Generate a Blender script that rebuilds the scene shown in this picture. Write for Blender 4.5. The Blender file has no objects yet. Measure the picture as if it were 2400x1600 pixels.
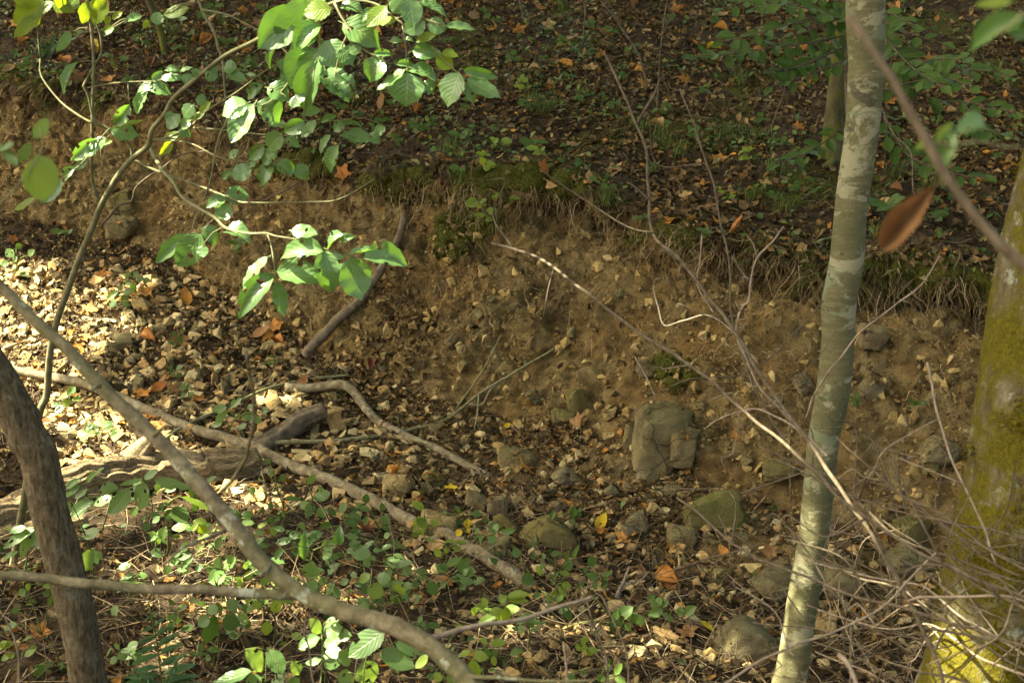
import bpy, bmesh, math, random
import numpy as np
from mathutils import Vector, Matrix

# ------------------------------------------------------------------ camera, sky, sun, exposure
SC = bpy.context.scene
COL = SC.collection
PITCH = math.radians(-13.0)
cam_data = bpy.data.cameras.new('camera'); cam = bpy.data.objects.new('camera', cam_data); COL.objects.link(cam)
cam_data.lens = 50.0; cam_data.sensor_width = 36.0; cam_data.clip_start = 0.05; cam_data.clip_end = 400.0
cam.location = (0, 0, 0); cam.rotation_euler = (math.radians(90) + PITCH, 0, 0)
cam_data.dof.use_dof = True; cam_data.dof.focus_distance = 6.4; cam_data.dof.aperture_fstop = 6.7
SC.camera = cam

SUN_DIR = np.array([-0.62, -0.10, 0.78]); SUN_DIR = SUN_DIR / np.linalg.norm(SUN_DIR)   # towards the sun
world = bpy.data.worlds.new('World'); SC.world = world; world.use_nodes = True
wn = world.node_tree.nodes; wl = world.node_tree.links
for n_ in list(wn): wn.remove(n_)
sky = wn.new('ShaderNodeTexSky'); sky.sky_type = 'NISHITA'; sky.sun_disc = False
sky.sun_elevation = math.asin(SUN_DIR[2]); sky.sun_rotation = math.atan2(SUN_DIR[0], SUN_DIR[1])
sky.air_density = 0.7; sky.dust_density = 6.0; sky.ozone_density = 0.6
bg = wn.new('ShaderNodeBackground'); bg.inputs[1].default_value = 0.085
wo = wn.new('ShaderNodeOutputWorld')
wl.new(sky.outputs[0], bg.inputs[0]); wl.new(bg.outputs[0], wo.inputs[0])
sun_d = bpy.data.lights.new('sun', 'SUN'); sun_d.energy = 5.0; sun_d.angle = math.radians(0.53); sun_d.color = (1.0, 0.98, 0.94)
sun = bpy.data.objects.new('sun', sun_d); COL.objects.link(sun)
sun.rotation_euler = Vector(tuple(SUN_DIR)).to_track_quat('Z', 'Y').to_euler()
VS = SC.view_settings
VS.view_transform = 'Standard'; VS.look = 'None'; VS.gamma = 1.0; VS.exposure = 3.0
try:
    VS.use_curve_mapping = False
    VS.use_white_balance = True; VS.white_balance_temperature = 8500; VS.white_balance_tint = -9
except Exception:
    pass
SC.cycles.use_denoising = True; SC.cycles.denoising_prefilter = 'NONE'
SC.cycles.max_bounces = 6; SC.cycles.diffuse_bounces = 3; SC.cycles.transmission_bounces = 4; SC.cycles.transparent_max_bounces = 4
SC.cycles.caustics_reflective = False; SC.cycles.caustics_refractive = False

rnd = random.Random(11); rng = np.random.default_rng(7)

# ------------------------------------------------------------------ picture <-> place (calibration only)
F = 2400 * 50 / 36.0
CP, SP = math.cos(PITCH), math.sin(PITCH)
def ray(px, py):
    cx = (px - 1200) / F; cy = -(py - 800) / F
    return np.array([cx, CP - cy * SP, SP + cy * CP])
def at(px, py, Y):
    d = ray(px, py); return d * (Y / d[1])
def proj(P):
    P = np.asarray(P, float); x, y, z = P[..., 0], P[..., 1], P[..., 2]
    f = y * CP + z * SP; u = -y * SP + z * CP
    f = np.where(f > 0.05, f, 0.05)
    return 1200 + F * x / f, 800 - F * u / f
def dz(pts):                                   # trace made on the 2352 px view
    return [(p[0] * 1.0204, p[1] * 1.0204) + tuple(p[2:]) for p in pts]
def tl(ox, oy, pts):                           # trace made on an enlarged tile
    return [(ox + p[0] * .3406, oy + p[1] * .3406) + tuple(p[2:]) for p in pts]

# ------------------------------------------------------------------ numpy noise
_perm = np.random.default_rng(3).permutation(512).astype(np.int64); _perm = np.concatenate([_perm, _perm, _perm])
_grad = np.random.default_rng(5).normal(size=(512, 3)); _grad /= np.linalg.norm(_grad, axis=1)[:, None]
def noise(P):
    P = np.asarray(P, float); I = np.floor(P).astype(np.int64); f = P - I; I &= 511
    w = f * f * f * (f * (f * 6 - 15) + 10); out = 0
    for i in (0, 1):
        for j in (0, 1):
            for k in (0, 1):
                h = _perm[_perm[_perm[(I[..., 0] + i) & 511] + ((I[..., 1] + j) & 511)] + ((I[..., 2] + k) & 511)] & 511
                g = _grad[h]
                d = g[..., 0] * (f[..., 0] - i) + g[..., 1] * (f[..., 1] - j) + g[..., 2] * (f[..., 2] - k)
                out = out + d * (w[..., 0] if i else 1 - w[..., 0]) * (w[..., 1] if j else 1 - w[..., 1]) * (w[..., 2] if k else 1 - w[..., 2])
    return out
def fbm(P, oct=3, gain=.5):
    P = np.asarray(P, float); s = 0; a = 1.0
    for o in range(oct):
        s = s + a * noise(P * (2.03 ** o) + 17.3 * o); a *= gain
    return s

# ------------------------------------------------------------------ mesh helpers
def mesh_np(name, V, Fc, smooth=True, col=None, uv=None):
    V = np.asarray(V, np.float32); Fc = np.asarray(Fc, np.int32); k = Fc.shape[1]; n = len(Fc)
    me = bpy.data.meshes.new(name)
    me.vertices.add(len(V)); me.vertices.foreach_set('co', V.ravel())
    me.loops.add(n * k); me.loops.foreach_set('vertex_index', Fc.ravel())
    me.polygons.add(n); me.polygons.foreach_set('loop_start', np.arange(n, dtype=np.int32) * k)
    try: me.polygons.foreach_set('loop_total', np.full(n, k, np.int32))
    except Exception: pass
    me.polygons.foreach_set('use_smooth', np.full(n, smooth, bool))
    if col is not None:
        a = me.color_attributes.new('col', 'FLOAT_COLOR', 'POINT')
        c4 = np.ones((len(V), 4), np.float32); c4[:, :3] = col; a.data.foreach_set('color', c4.ravel())
    if uv is not None:
        l = me.uv_layers.new(name='UVMap'); l.data.foreach_set('uv', np.asarray(uv, np.float32)[Fc.ravel()].ravel())
    me.update(calc_edges=True); me.validate()
    return me
def link(name, me, mat, parent=None, M=None, loc=None):
    o = bpy.data.objects.new(name, me); COL.objects.link(o)
    if mat is not None and len(me.materials) == 0: me.materials.append(mat)
    if parent is not None: o.parent = parent
    if M is not None: o.matrix_basis = M
    if loc is not None: o.location = tuple(loc)
    return o
def tag(o, label=None, cat=None, group=None, kind=None):
    if label: o['label'] = label
    if cat: o['category'] = cat
    if group: o['group'] = group
    if kind: o['kind'] = kind
    return o
def empty(name, loc, label=None, cat=None, group=None):
    o = bpy.data.objects.new(name, None); COL.objects.link(o); o.location = tuple(loc); o.empty_display_size = .05
    return tag(o, label, cat, group)
def part(name, V, Fc, mat, parent, **kw):       # mesh given in world coordinates, made a child of its thing
    L = np.array(parent.location) if parent.parent is None else np.array(parent.parent.location)
    o = link(name, mesh_np(name, np.asarray(V) - L, Fc, **kw), mat)
    o.parent = parent; return o
def single(name, V, Fc, mat, base, label=None, cat=None, group=None, kind=None, **kw):
    base = np.asarray(base, float)
    o = link(name, mesh_np(name, np.asarray(V) - base, Fc, **kw), mat, loc=base)
    return tag(o, label, cat, group, kind)
class Pile:
    """collects pieces of one object"""
    def __init__(s): s.V = []; s.F = []; s.C = []; s.n = 0
    def add(s, V, Fc, col=None):
        V = np.asarray(V, float); s.V.append(V); s.F.append(np.asarray(Fc) + s.n); s.n += len(V)
        if col is not None: s.C.append(np.broadcast_to(np.asarray(col, float), (len(V), 3)))
    def get(s): return np.concatenate(s.V), np.concatenate(s.F), (np.concatenate(s.C) if s.C else None)
def smooth_path(pts, rad, step):
    pts = np.asarray(pts, float); rad = np.asarray(rad, float); n = len(pts)
    if n == 2:
        k = max(2, int(np.linalg.norm(pts[1] - pts[0]) / step)); t = np.linspace(0, 1, k + 1)[:, None]
        return pts[0] * (1 - t) + pts[1] * t, rad[0] * (1 - t[:, 0]) + rad[1] * t[:, 0]
    P = np.vstack([2 * pts[0] - pts[1], pts, 2 * pts[-1] - pts[-2]]); out = []; ro = []
    for i in range(n - 1):
        p0, p1, p2, p3 = P[i], P[i + 1], P[i + 2], P[i + 3]
        k = max(1, int(np.linalg.norm(p2 - p1) / step)); t = (np.arange(k) / k)[:, None]
        out.append(.5 * (2 * p1 + (p2 - p0) * t + (2 * p0 - 5 * p1 + 4 * p2 - p3) * t * t + (3 * p1 - p0 - 3 * p2 + p3) * t ** 3))
        ro.append(rad[i] + (rad[i + 1] - rad[i]) * t[:, 0])
    out.append(pts[-1:]); ro.append(rad[-1:])
    return np.vstack(out), np.concatenate(ro)
def tube(pts, rad, ring=8, step=.03, rough=0., rfreq=18., kink=0., bumps=None, cap=True):
    C, R = smooth_path(pts, np.broadcast_to(rad, (len(pts),)), step)
    if kink: C = C + kink * np.stack([noise(C * 9 + 3), noise(C * 9 + 40), noise(C * 9 + 80)], 1) * np.linspace(0, 1, len(C))[:, None] ** .3
    T = np.gradient(C, axis=0); T /= np.linalg.norm(T, axis=1)[:, None] + 1e-9
    ref = np.array([0., -1, 0]) if abs(T[len(T) // 2][1]) < .8 else np.array([1., 0, 0])
    A = np.cross(T, ref); A /= np.linalg.norm(A, axis=1)[:, None] + 1e-9; B = np.cross(T, A)
    th = np.arange(ring) / ring * 2 * math.pi
    dirs = A[:, None] * np.cos(th)[None, :, None] + B[:, None] * np.sin(th)[None, :, None]
    rr = R[:, None] * np.ones((1, ring))
    if rough: rr = rr * (1 + rough * fbm((C[:, None] + dirs * R[:, None, None] * 1.0) * rfreq, 3))
    if bumps is not None: rr = rr * bumps(C, dirs, th, R)
    V = (C[:, None] + dirs * rr[..., None]).reshape(-1, 3); n = len(C)
    i = np.arange(n - 1)[:, None] * ring; j = np.arange(ring)[None]; j2 = (j + 1) % ring
    Q = np.stack([i + j, i + j2, i + ring + j2, i + ring + j], -1).reshape(-1, 4)
    if cap:
        m = len(V); V = np.vstack([V, C[:1], C[-1:] + T[-1:] * R[-1] * .4])
        jj = np.arange(0, ring, 2); a = (jj + 1) % ring; b = (jj + 2) % ring
        Q = np.vstack([Q, np.stack([np.full_like(jj, m), b, a, jj], 1), np.stack([np.full_like(jj, m + 1), (n - 1) * ring + jj, (n - 1) * ring + a, (n - 1) * ring + b], 1)])
    return V, Q

# ------------------------------------------------------------------ materials
MATS = {}
def new_mat(name):
    m = bpy.data.materials.new(name); m.use_nodes = True; nt = m.node_tree
    for n_ in list(nt.nodes): nt.nodes.remove(n_)
    out = nt.nodes.new('ShaderNodeOutputMaterial'); b = nt.nodes.new('ShaderNodeBsdfPrincipled')
    nt.links.new(b.outputs[0], out.inputs[0]); MATS[name] = m
    return m, nt, b, out
def N(nt, t, **kw):
    n_ = nt.nodes.new(t)
    for k, v in kw.items():
        if k == 'inp':
            for a, b in v.items(): n_.inputs[a].default_value = b
        else: setattr(n_, k, v)
    return n_
def tex(nt, scale, detail=6, rough=.6, vec=None, dist=0.):
    n_ = N(nt, 'ShaderNodeTexNoise', inp={'Scale': scale, 'Detail': detail, 'Roughness': rough, 'Distortion': dist})
    if vec is not None: nt.links.new(vec, n_.inputs['Vector'])
    return n_.outputs['Fac']
def ramp(nt, fac, stops):
    r = N(nt, 'ShaderNodeValToRGB'); e = r.color_ramp.elements
    while len(e) < len(stops): e.new(.5)
    for el, (p, c) in zip(e, stops): el.position = p; el.color = (c[0], c[1], c[2], 1)
    nt.links.new(fac, r.inputs[0]); return r.outputs[0]
def thr(nt, fac, a, b):
    m = N(nt, 'ShaderNodeMapRange', inp={1: a, 2: b, 3: 0., 4: 1.}); m.clamp = True
    nt.links.new(fac, m.inputs[0]); return m.outputs[0]
def mix(nt, fac, a, b, mode='MIX'):
    n_ = N(nt, 'ShaderNodeMix', data_type='RGBA', blend_type=mode)
    for s, v in ((0, fac), (6, a), (7, b)):
        if isinstance(v, (int, float)): n_.inputs[s].default_value = v
        elif isinstance(v, tuple): n_.inputs[s].default_value = (v[0], v[1], v[2], 1)
        else: nt.links.new(v, n_.inputs[s])
    return n_.outputs[2]
def math_(nt, op, a, b=0.):
    n_ = N(nt, 'ShaderNodeMath', operation=op)
    for s, v in ((0, a), (1, b)):
        if isinstance(v, (int, float)): n_.inputs[s].default_value = v
        else: nt.links.new(v, n_.inputs[s])
    return n_.outputs[0]
def bump(nt, b, h, strength, dist, prev=None):
    n_ = N(nt, 'ShaderNodeBump', inp={'Strength': strength, 'Distance': dist}); nt.links.new(h, n_.inputs['Height'])
    if prev is not None: nt.links.new(prev, n_.inputs['Normal'])
    nt.links.new(n_.outputs[0], b.inputs['Normal']); return n_.outputs[0]
def objvec(nt, scale=(1, 1, 1)):
    g = N(nt, 'ShaderNodeNewGeometry'); m = N(nt, 'ShaderNodeMapping'); m.inputs['Scale'].default_value = scale
    nt.links.new(g.outputs['Position'], m.inputs[0]); return m.outputs[0]

def mat_ground():
    m, nt, b, out = new_mat('ground_soil'); v = objvec(nt)
    soil = N(nt, 'ShaderNodeAttribute', attribute_name='soil').outputs['Fac']
    moss = N(nt, 'ShaderNodeAttribute', attribute_name='moss').outputs['Fac']
    n1, n2, n3 = tex(nt, 1.7, 5, .6, v), tex(nt, 9, 8, .65, v), tex(nt, 70, 6, .7, v)
    sc = ramp(nt, n2, [(.34, (.058, .038, .017)), (.44, (.128, .086, .038)), (.54, (.19, .131, .060)), (.66, (.28, .205, .10))])
    sc = mix(nt, thr(nt, n1, .42, .62), sc, mix(nt, .55, sc, (.22, .12, .042)))
    sc = mix(nt, thr(nt, tex(nt, 3.1, 6, .6, v), .52, .68), sc, mix(nt, .5, sc, (.19, .15, .075)))
    sc = mix(nt, math_(nt, 'MULTIPLY', thr(nt, n3, .58, .72), .5), sc, (.36, .28, .16))
    sc = mix(nt, math_(nt, 'MULTIPLY', thr(nt, n3, .44, .30), .6), sc, (.06, .036, .016))
    li = ramp(nt, n2, [(.3, (.022, .014, .008)), (.5, (.05, .031, .017)), (.7, (.10, .064, .034))])
    f = thr(nt, math_(nt, 'ADD', soil, math_(nt, 'MULTIPLY', math_(nt, 'SUBTRACT', n2, .5), .9)), .35, .65)
    c = mix(nt, f, li, sc)
    mc = ramp(nt, n3, [(.3, (.03, .031, .006)), (.6, (.085, .084, .015)), (.8, (.16, .145, .03))])
    fm = thr(nt, math_(nt, 'ADD', moss, math_(nt, 'MULTIPLY', math_(nt, 'SUBTRACT', n2, .5), 1.2)), .4, .6)
    c = mix(nt, fm, c, mc); nt.links.new(c, b.inputs['Base Color'])
    b.inputs['Roughness'].default_value = .95; b.inputs['Specular IOR Level'].default_value = .15
    p = bump(nt, b, n2, 1., .05); bump(nt, b, n3, 1., .018, p)
    return m
def mat_col(name, rough=.8, spec=.2, transl=0., scale=60, amt=.5, bumpd=.003):
    """colour from the mesh's own col attribute, broken up with noise"""
    m, nt, b, out = new_mat(name); v = objvec(nt)
    c = N(nt, 'ShaderNodeAttribute', attribute_name='col').outputs['Color']; n1 = tex(nt, scale, 5, .65, v)
    c = mix(nt, amt, c, mix(nt, 1., c, ramp(nt, n1, [(.3, (.35, .35, .35)), (.7, (1.6, 1.55, 1.45))]), 'MULTIPLY'))
    nt.links.new(c, b.inputs['Base Color']); b.inputs['Roughness'].default_value = rough; b.inputs['Specular IOR Level'].default_value = spec
    if bumpd: bump(nt, b, n1, .7, bumpd)
    if transl:
        t = N(nt, 'ShaderNodeBsdfTranslucent'); nt.links.new(c, t.inputs[0]); mx = N(nt, 'ShaderNodeMixShader', inp={0: transl})
        nt.links.new(b.outputs[0], mx.inputs[1]); nt.links.new(t.outputs[0], mx.inputs[2]); nt.links.new(mx.outputs[0], out.inputs[0])
    return m
def mat_leaf(name, ca, cb, tc, transl=.4, rough=.38, spots=.25, veins=.6, spec=.5):
    """living leaf: two greens by object, veins from UV, light through the blade"""
    m, nt, b, out = new_mat(name)
    oi = N(nt, 'ShaderNodeObjectInfo').outputs['Random']; uv = N(nt, 'ShaderNodeUVMap').outputs[0]
    sx = N(nt, 'ShaderNodeSeparateXYZ'); nt.links.new(uv, sx.inputs[0]); x, y = sx.outputs[0], sx.outputs[1]
    ax = math_(nt, 'ABSOLUTE', math_(nt, 'SUBTRACT', x, .5))
    mid = thr(nt, ax, .035, .0)
    w = math_(nt, 'SINE', math_(nt, 'MULTIPLY', math_(nt, 'SUBTRACT', y, math_(nt, 'MULTIPLY', ax, .75)), 44.))
    lat = thr(nt, w, .86, 1.0)
    vein = math_(nt, 'MAXIMUM', mid, math_(nt, 'MULTIPLY', lat, .55))
    v = objvec(nt); n1 = tex(nt, 30, 4, .6, v)
    c = mix(nt, oi, ca, cb); c = mix(nt, math_(nt, 'MULTIPLY', n1, .5), c, mix(nt, .5, c, (cb[0] * 1.6, cb[1] * 1.25, cb[2])))
    c = mix(nt, math_(nt, 'MULTIPLY', vein, veins), c, (cb[0] * 2.2 + .02, cb[1] * 1.5 + .02, cb[2] * 1.5 + .01))
    sp = thr(nt, tex(nt, 140, 2, .5, v), .68, .74)
    c = mix(nt, math_(nt, 'MULTIPLY', sp, spots), c, (.14, .09, .03))
    nt.links.new(c, b.inputs['Base Color']); b.inputs['Roughness'].default_value = rough; b.inputs['Specular IOR Level'].default_value = spec
    bump(nt, b, math_(nt, 'ADD', math_(nt, 'MULTIPLY', w, .35), math_(nt, 'MULTIPLY', mid, -1.2)), .55, .0012)
    t = N(nt, 'ShaderNodeBsdfTranslucent'); nt.links.new(mix(nt, math_(nt, 'MULTIPLY', vein, .35), tc, (tc[0] * .5, tc[1] * .6, tc[2] * .5)), t.inputs[0])
    mx = N(nt, 'ShaderNodeMixShader', inp={0: transl})
    nt.links.new(b.outputs[0], mx.inputs[1]); nt.links.new(t.outputs[0], mx.inputs[2]); nt.links.new(mx.outputs[0], out.inputs[0])
    return m
def mat_dryleaf(name, ca, cb, transl=.25):
    m, nt, b, out = new_mat(name); oi = N(nt, 'ShaderNodeObjectInfo').outputs['Random']; v = objvec(nt)
    n1, n2 = tex(nt, 28, 5, .6, v), tex(nt, 120, 3, .6, v)
    c = mix(nt, oi, ca, cb); c = mix(nt, thr(nt, n1, .4, .65), c, mix(nt, .65, c, (.10, .045, .015)))
    c = mix(nt, math_(nt, 'MULTIPLY', thr(nt, n2, .6, .75), .6), c, (.07, .035, .015))
    nt.links.new(c, b.inputs['Base Color']); b.inputs['Roughness'].default_value = .65; b.inputs['Specular IOR Level'].default_value = .3
    bump(nt, b, n1, .6, .006)
    t = N(nt, 'ShaderNodeBsdfTranslucent'); nt.links.new(c, t.inputs[0]); mx = N(nt, 'ShaderNodeMixShader', inp={0: transl})
    nt.links.new(b.outputs[0], mx.inputs[1]); nt.links.new(t.outputs[0], mx.inputs[2]); nt.links.new(mx.outputs[0], out.inputs[0])
    return m
def mat_rock(name, base, dark, mossamt=.0, mosscol=(.09, .085, .022), lichen=0.):
    m, nt, b, out = new_mat(name); v = objvec(nt); oi = N(nt, 'ShaderNodeObjectInfo').outputs['Random']
    n1, n2, n3 = tex(nt, 7, 8, .65, v), tex(nt, 45, 6, .7, v), tex(nt, 190, 4, .7, v)
    c = ramp(nt, n1, [(.36, dark), (.5, base), (.64, tuple(min(.8, x * 1.4) for x in base))])
    c = mix(nt, math_(nt, 'MULTIPLY', thr(nt, tex(nt, 3.2, 6, .65, v, .8), .54, .64), .35), c, (.14, .095, .04))
    vo = N(nt, 'ShaderNodeTexVoronoi', feature='DISTANCE_TO_EDGE', inp={'Scale': 5.5}); wv = N(nt, 'ShaderNodeMix', data_type='VECTOR', inp={0: .12})
    nt.links.new(v, wv.inputs[4]); nz = N(nt, 'ShaderNodeTexNoise', inp={'Scale': 6., 'Detail': 5.}); nt.links.new(v, nz.inputs['Vector']); nt.links.new(nz.outputs['Color'], wv.inputs[5]); nt.links.new(wv.outputs[1], vo.inputs['Vector'])
    crack = thr(nt, vo.outputs['Distance'], .025, .0)
    c = mix(nt, math_(nt, 'MULTIPLY', crack, .7), c, tuple(x * .4 for x in dark))
    c = mix(nt, math_(nt, 'MULTIPLY', thr(nt, n2, .55, .7), .5), c, tuple(x * 1.5 for x in base))
    c = mix(nt, math_(nt, 'MULTIPLY', thr(nt, n2, .45, .3), .65), c, tuple(x * .5 for x in dark))
    c = mix(nt, math_(nt, 'MULTIPLY', oi, .35), c, (base[0] * 1.1, base[1] * .82, base[2] * .6))
    if lichen: c = mix(nt, math_(nt, 'MULTIPLY', thr(nt, tex(nt, 14, 5, .6, v), .6, .68), lichen), c, (.30, .32, .24))
    if mossamt:
        g = N(nt, 'ShaderNodeNewGeometry'); s = N(nt, 'ShaderNodeSeparateXYZ'); nt.links.new(g.outputs['Normal'], s.inputs[0])
        f = math_(nt, 'ADD', math_(nt, 'MULTIPLY', s.outputs[2], .35), math_(nt, 'SUBTRACT', n1, .55 - .5 * mossamt))
        c = mix(nt, math_(nt, 'MULTIPLY', thr(nt, f, .1, .4), mossamt), c, ramp(nt, n3, [(.3, tuple(x * .55 for x in mosscol)), (.7, tuple(x * 1.5 for x in mosscol))]))
    nt.links.new(c, b.inputs['Base Color']); b.inputs['Roughness'].default_value = .9; b.inputs['Specular IOR Level'].default_value = .25
    p = bump(nt, b, math_(nt, 'SUBTRACT', n2, math_(nt, 'MULTIPLY', crack, .5)), 1., .03); bump(nt, b, n3, .9, .008, p)
    return m
def mat_bark(name, base, dark, light, stretch=(1, 1, .25), scale=40, bumpd=.008, moss=0., mosscol=(.09, .095, .012), lichen=0., green=0.):
    m, nt, b, out = new_mat(name); v = objvec(nt, stretch); v0 = objvec(nt)
    n1, n2, n3 = tex(nt, scale, 6, .65, v), tex(nt, 6, 6, .6, v0), tex(nt, 110, 5, .7, v0)
    c = ramp(nt, n1, [(.3, dark), (.5, base), (.72, light)])
    c = mix(nt, math_(nt, 'MULTIPLY', thr(nt, n2, .35, .65), .4), c, mix(nt, .6, c, dark))
    if green: c = mix(nt, math_(nt, 'MULTIPLY', thr(nt, tex(nt, 4, 4, .6, v0), .4, .62), green), c, (.085, .10, .03))
    if lichen: c = mix(nt, math_(nt, 'MULTIPLY', thr(nt, tex(nt, 16, 6, .7, v0), .57, .63), lichen), c, (.33, .34, .27))
    if moss:
        f = thr(nt, math_(nt, 'ADD', tex(nt, 7, 6, .7, v0), math_(nt, 'MULTIPLY', n3, .25)), .74 - .3 * moss, .84 - .3 * moss)
        mc = ramp(nt, n3, [(.28, tuple(x * .4 for x in mosscol)), (.55, mosscol), (.78, tuple(x * 1.7 for x in mosscol))])
        c = mix(nt, f, c, mc)
    nt.links.new(c, b.inputs['Base Color']); b.inputs['Roughness'].default_value = .88; b.inputs['Specular IOR Level'].default_value = .2
    p = bump(nt, b, n1, .8, bumpd); bump(nt, b, n3, .6, bumpd * .4, p)
    return m
def mat_beech_bark(name):
    """smooth bark ringed with blotches of lichen"""
    m, nt, b, out = new_mat(name); v = objvec(nt, (1, 1, 1.9)); v0 = objvec(nt); vs = objvec(nt, (1, 1, 7))
    n1, n2, n3 = tex(nt, 3.4, 8, .68, v, .5), tex(nt, 5.5, 8, .68, v, .6), tex(nt, 130, 5, .7, v0)
    c = ramp(nt, tex(nt, 9, 6, .65, vs), [(.3, (.085, .074, .036)), (.55, (.135, .118, .06)), (.75, (.20, .175, .098))])
    c = mix(nt, math_(nt, 'MULTIPLY', thr(nt, n1, .50, .56), .8), c, (.10, .095, .045))
    c = mix(nt, math_(nt, 'MULTIPLY', thr(nt, n2, .535, .575), .85), c, (.29, .265, .175))
    c = mix(nt, math_(nt, 'MULTIPLY', thr(nt, tex(nt, 6.3, 5, .6, v, .5), .60, .63), .8), c, (.165, .185, .115))
    c = mix(nt, math_(nt, 'MULTIPLY', thr(nt, tex(nt, 11, 5, .6, v, .3), .62, .66), .8), c, (.055, .05, .03))
    c = mix(nt, math_(nt, 'MULTIPLY', thr(nt, n3, .55, .75), .35), c, (.36, .34, .26))
    nt.links.new(c, b.inputs['Base Color']); b.inputs['Roughness'].default_value = .8; b.inputs['Specular IOR Level'].default_value = .25
    p = bump(nt, b, tex(nt, 26, 6, .6, vs), .6, .006); bump(nt, b, n3, .7, .003, p)
    return m
M_GROUND = mat_ground()
M_LITTER = mat_col('dead_leaf_litter', .75, .25, .15, 50, .6, .004)
M_TWIGS = mat_col('dead_twigs', .85, .15, 0, 90, .5, .001)
M_GRAVEL = mat_col('gravel_stone', .9, .25, 0, 55, .7, .006)
M_GRASS = mat_col('grass_blades', .5, .35, .35, 20, .3, 0)
M_MOSS = mat_col('moss_strands', .9, .1, .3, 60, .5, 0)
M_LEAF_SAP = mat_leaf('dogwood_leaf', (.058, .132, .044), (.105, .19, .068), (.19, .36, .04), .30, .30, .7, .8, .7)
M_LEAF_PALE = mat_leaf('pale_shrub_leaf', (.05, .105, .035), (.085, .155, .045), (.30, .42, .06), .38, .33)
M_LEAF_YEL = mat_leaf('yellow_backlit_leaf', (.075, .14, .02), (.125, .185, .025), (.40, .48, .03), .45, .42, .6)  # for yellow leaves, and for backlit ones whose glow is put into the colour
M_LEAF_DARK = mat_leaf('seedling_leaf', (.032, .066, .015), (.06, .105, .022), (.14, .25, .03), .32, .48, .15, .6, .35)
M_LEAF_BEECH = mat_leaf('beech_leaf', (.030, .064, .013), (.052, .098, .018), (.11, .23, .03), .32, .5, .1, .6, .3)
M_LEAF_FERN = mat_leaf('fern_frond', (.03, .075, .025), (.05, .11, .035), (.14, .25, .04), .3, .45, 0, .2)
M_SHADE_CANOPY = mat_leaf('shade_canopy_leaf', (.03, .075, .02), (.055, .115, .03), (.16, .26, .03), .18, .4, 0, .3)  # for the unseen leaves added overhead to block light
M_DRY_ORANGE = mat_dryleaf('orange_dry_leaf', (.40, .14, .03), (.56, .25, .055))
M_DRY_HANG = mat_dryleaf('hanging_brown_leaf', (.21, .105, .05), (.25, .13, .06))
M_DRY_TAN = mat_dryleaf('tan_dry_leaf', (.36, .22, .10), (.48, .31, .14))
M_DRY_BROWN = mat_dryleaf('brown_dry_leaf', (.20, .095, .04), (.30, .15, .06))
M_DRY_RED = mat_dryleaf('red_dry_leaf', (.16, .03, .02), (.22, .05, .03))
M_DRY_YEL = mat_dryleaf('yellow_dry_leaf', (.62, .42, .03), (.70, .50, .05))
M_ROCK = mat_rock('sandstone', (.29, .235, .13), (.14, .11, .06), .45)
M_ROCK_MOSS = mat_rock('mossy_sandstone', (.28, .22, .11), (.13, .10, .048), .65, (.115, .105, .022), .2)
M_ROCK_ALGAE = mat_rock('algae_green_sandstone', (.25, .205, .09), (.13, .11, .045), .75, (.14, .135, .035), .35)
M_ROCK_PALE = mat_rock('pale_sandstone', (.42, .31, .145), (.22, .155, .065), .1)
M_ROCK_GREY = mat_rock('grey_sandstone', (.255, .205, .125), (.12, .095, .056), .4)
M_BARK_BEECH = mat_beech_bark('smooth_blotched_bark')
M_BARK_ROUGH = mat_bark('furrowed_bark', (.13, .095, .055), (.03, .021, .012), (.25, .195, .125), (1, 1, .30), 75, .03, lichen=.2)
M_BARK_MOSSY = mat_bark('mossy_bark', (.13, .10, .055), (.045, .034, .018), (.30, .26, .18), (1, 1, .35), 26, .03, moss=.66, mosscol=(.115, .092, .008), lichen=.75)
M_BARK_OLD = mat_bark('grey_green_bark', (.085, .072, .038), (.035, .03, .017), (.13, .112, .06), (1, 1, .4), 30, .006, moss=.55)
M_STEM = mat_bark('sapling_stem', (.17, .15, .085), (.09, .08, .045), (.26, .235, .15), (1, 1, .5), 50, .002, green=.4)
M_STEM_GREEN = mat_bark('green_stem', (.11, .13, .04), (.07, .08, .025), (.18, .19, .07), (1, 1, .5), 50, .001)
M_TWIG_PALE = mat_bark('pale_twig', (.24, .18, .135), (.14, .10, .075), (.38, .31, .245), (1, 1, .5), 60, .002)
M_TWIG_BROWN = mat_bark('brown_twig', (.10, .073, .05), (.05, .036, .024), (.17, .128, .09), (1, 1, .5), 60, .002)
M_WOOD_GREY = mat_bark('weathered_wood', (.16, .125, .08), (.06, .044, .027), (.29, .24, .165), (1, 1, 1), 26, .006, lichen=.35)
M_WOOD_DARK = mat_bark('dark_wood', (.12, .09, .062), (.045, .032, .022), (.21, .165, .12), (1, 1, 1), 30, .006, lichen=.1)
M_WOOD_FG = mat_bark('lichened_branch_bark', (.16, .125, .08), (.06, .045, .028), (.29, .24, .16), (1, 1, 1), 38, .008, lichen=.9, green=.5)
M_WOOD_ROT = mat_bark('rotten_wood', (.29, .205, .115), (.085, .055, .03), (.50, .39, .25), (.13, 1.3, 1.3), 70, .03)
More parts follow.
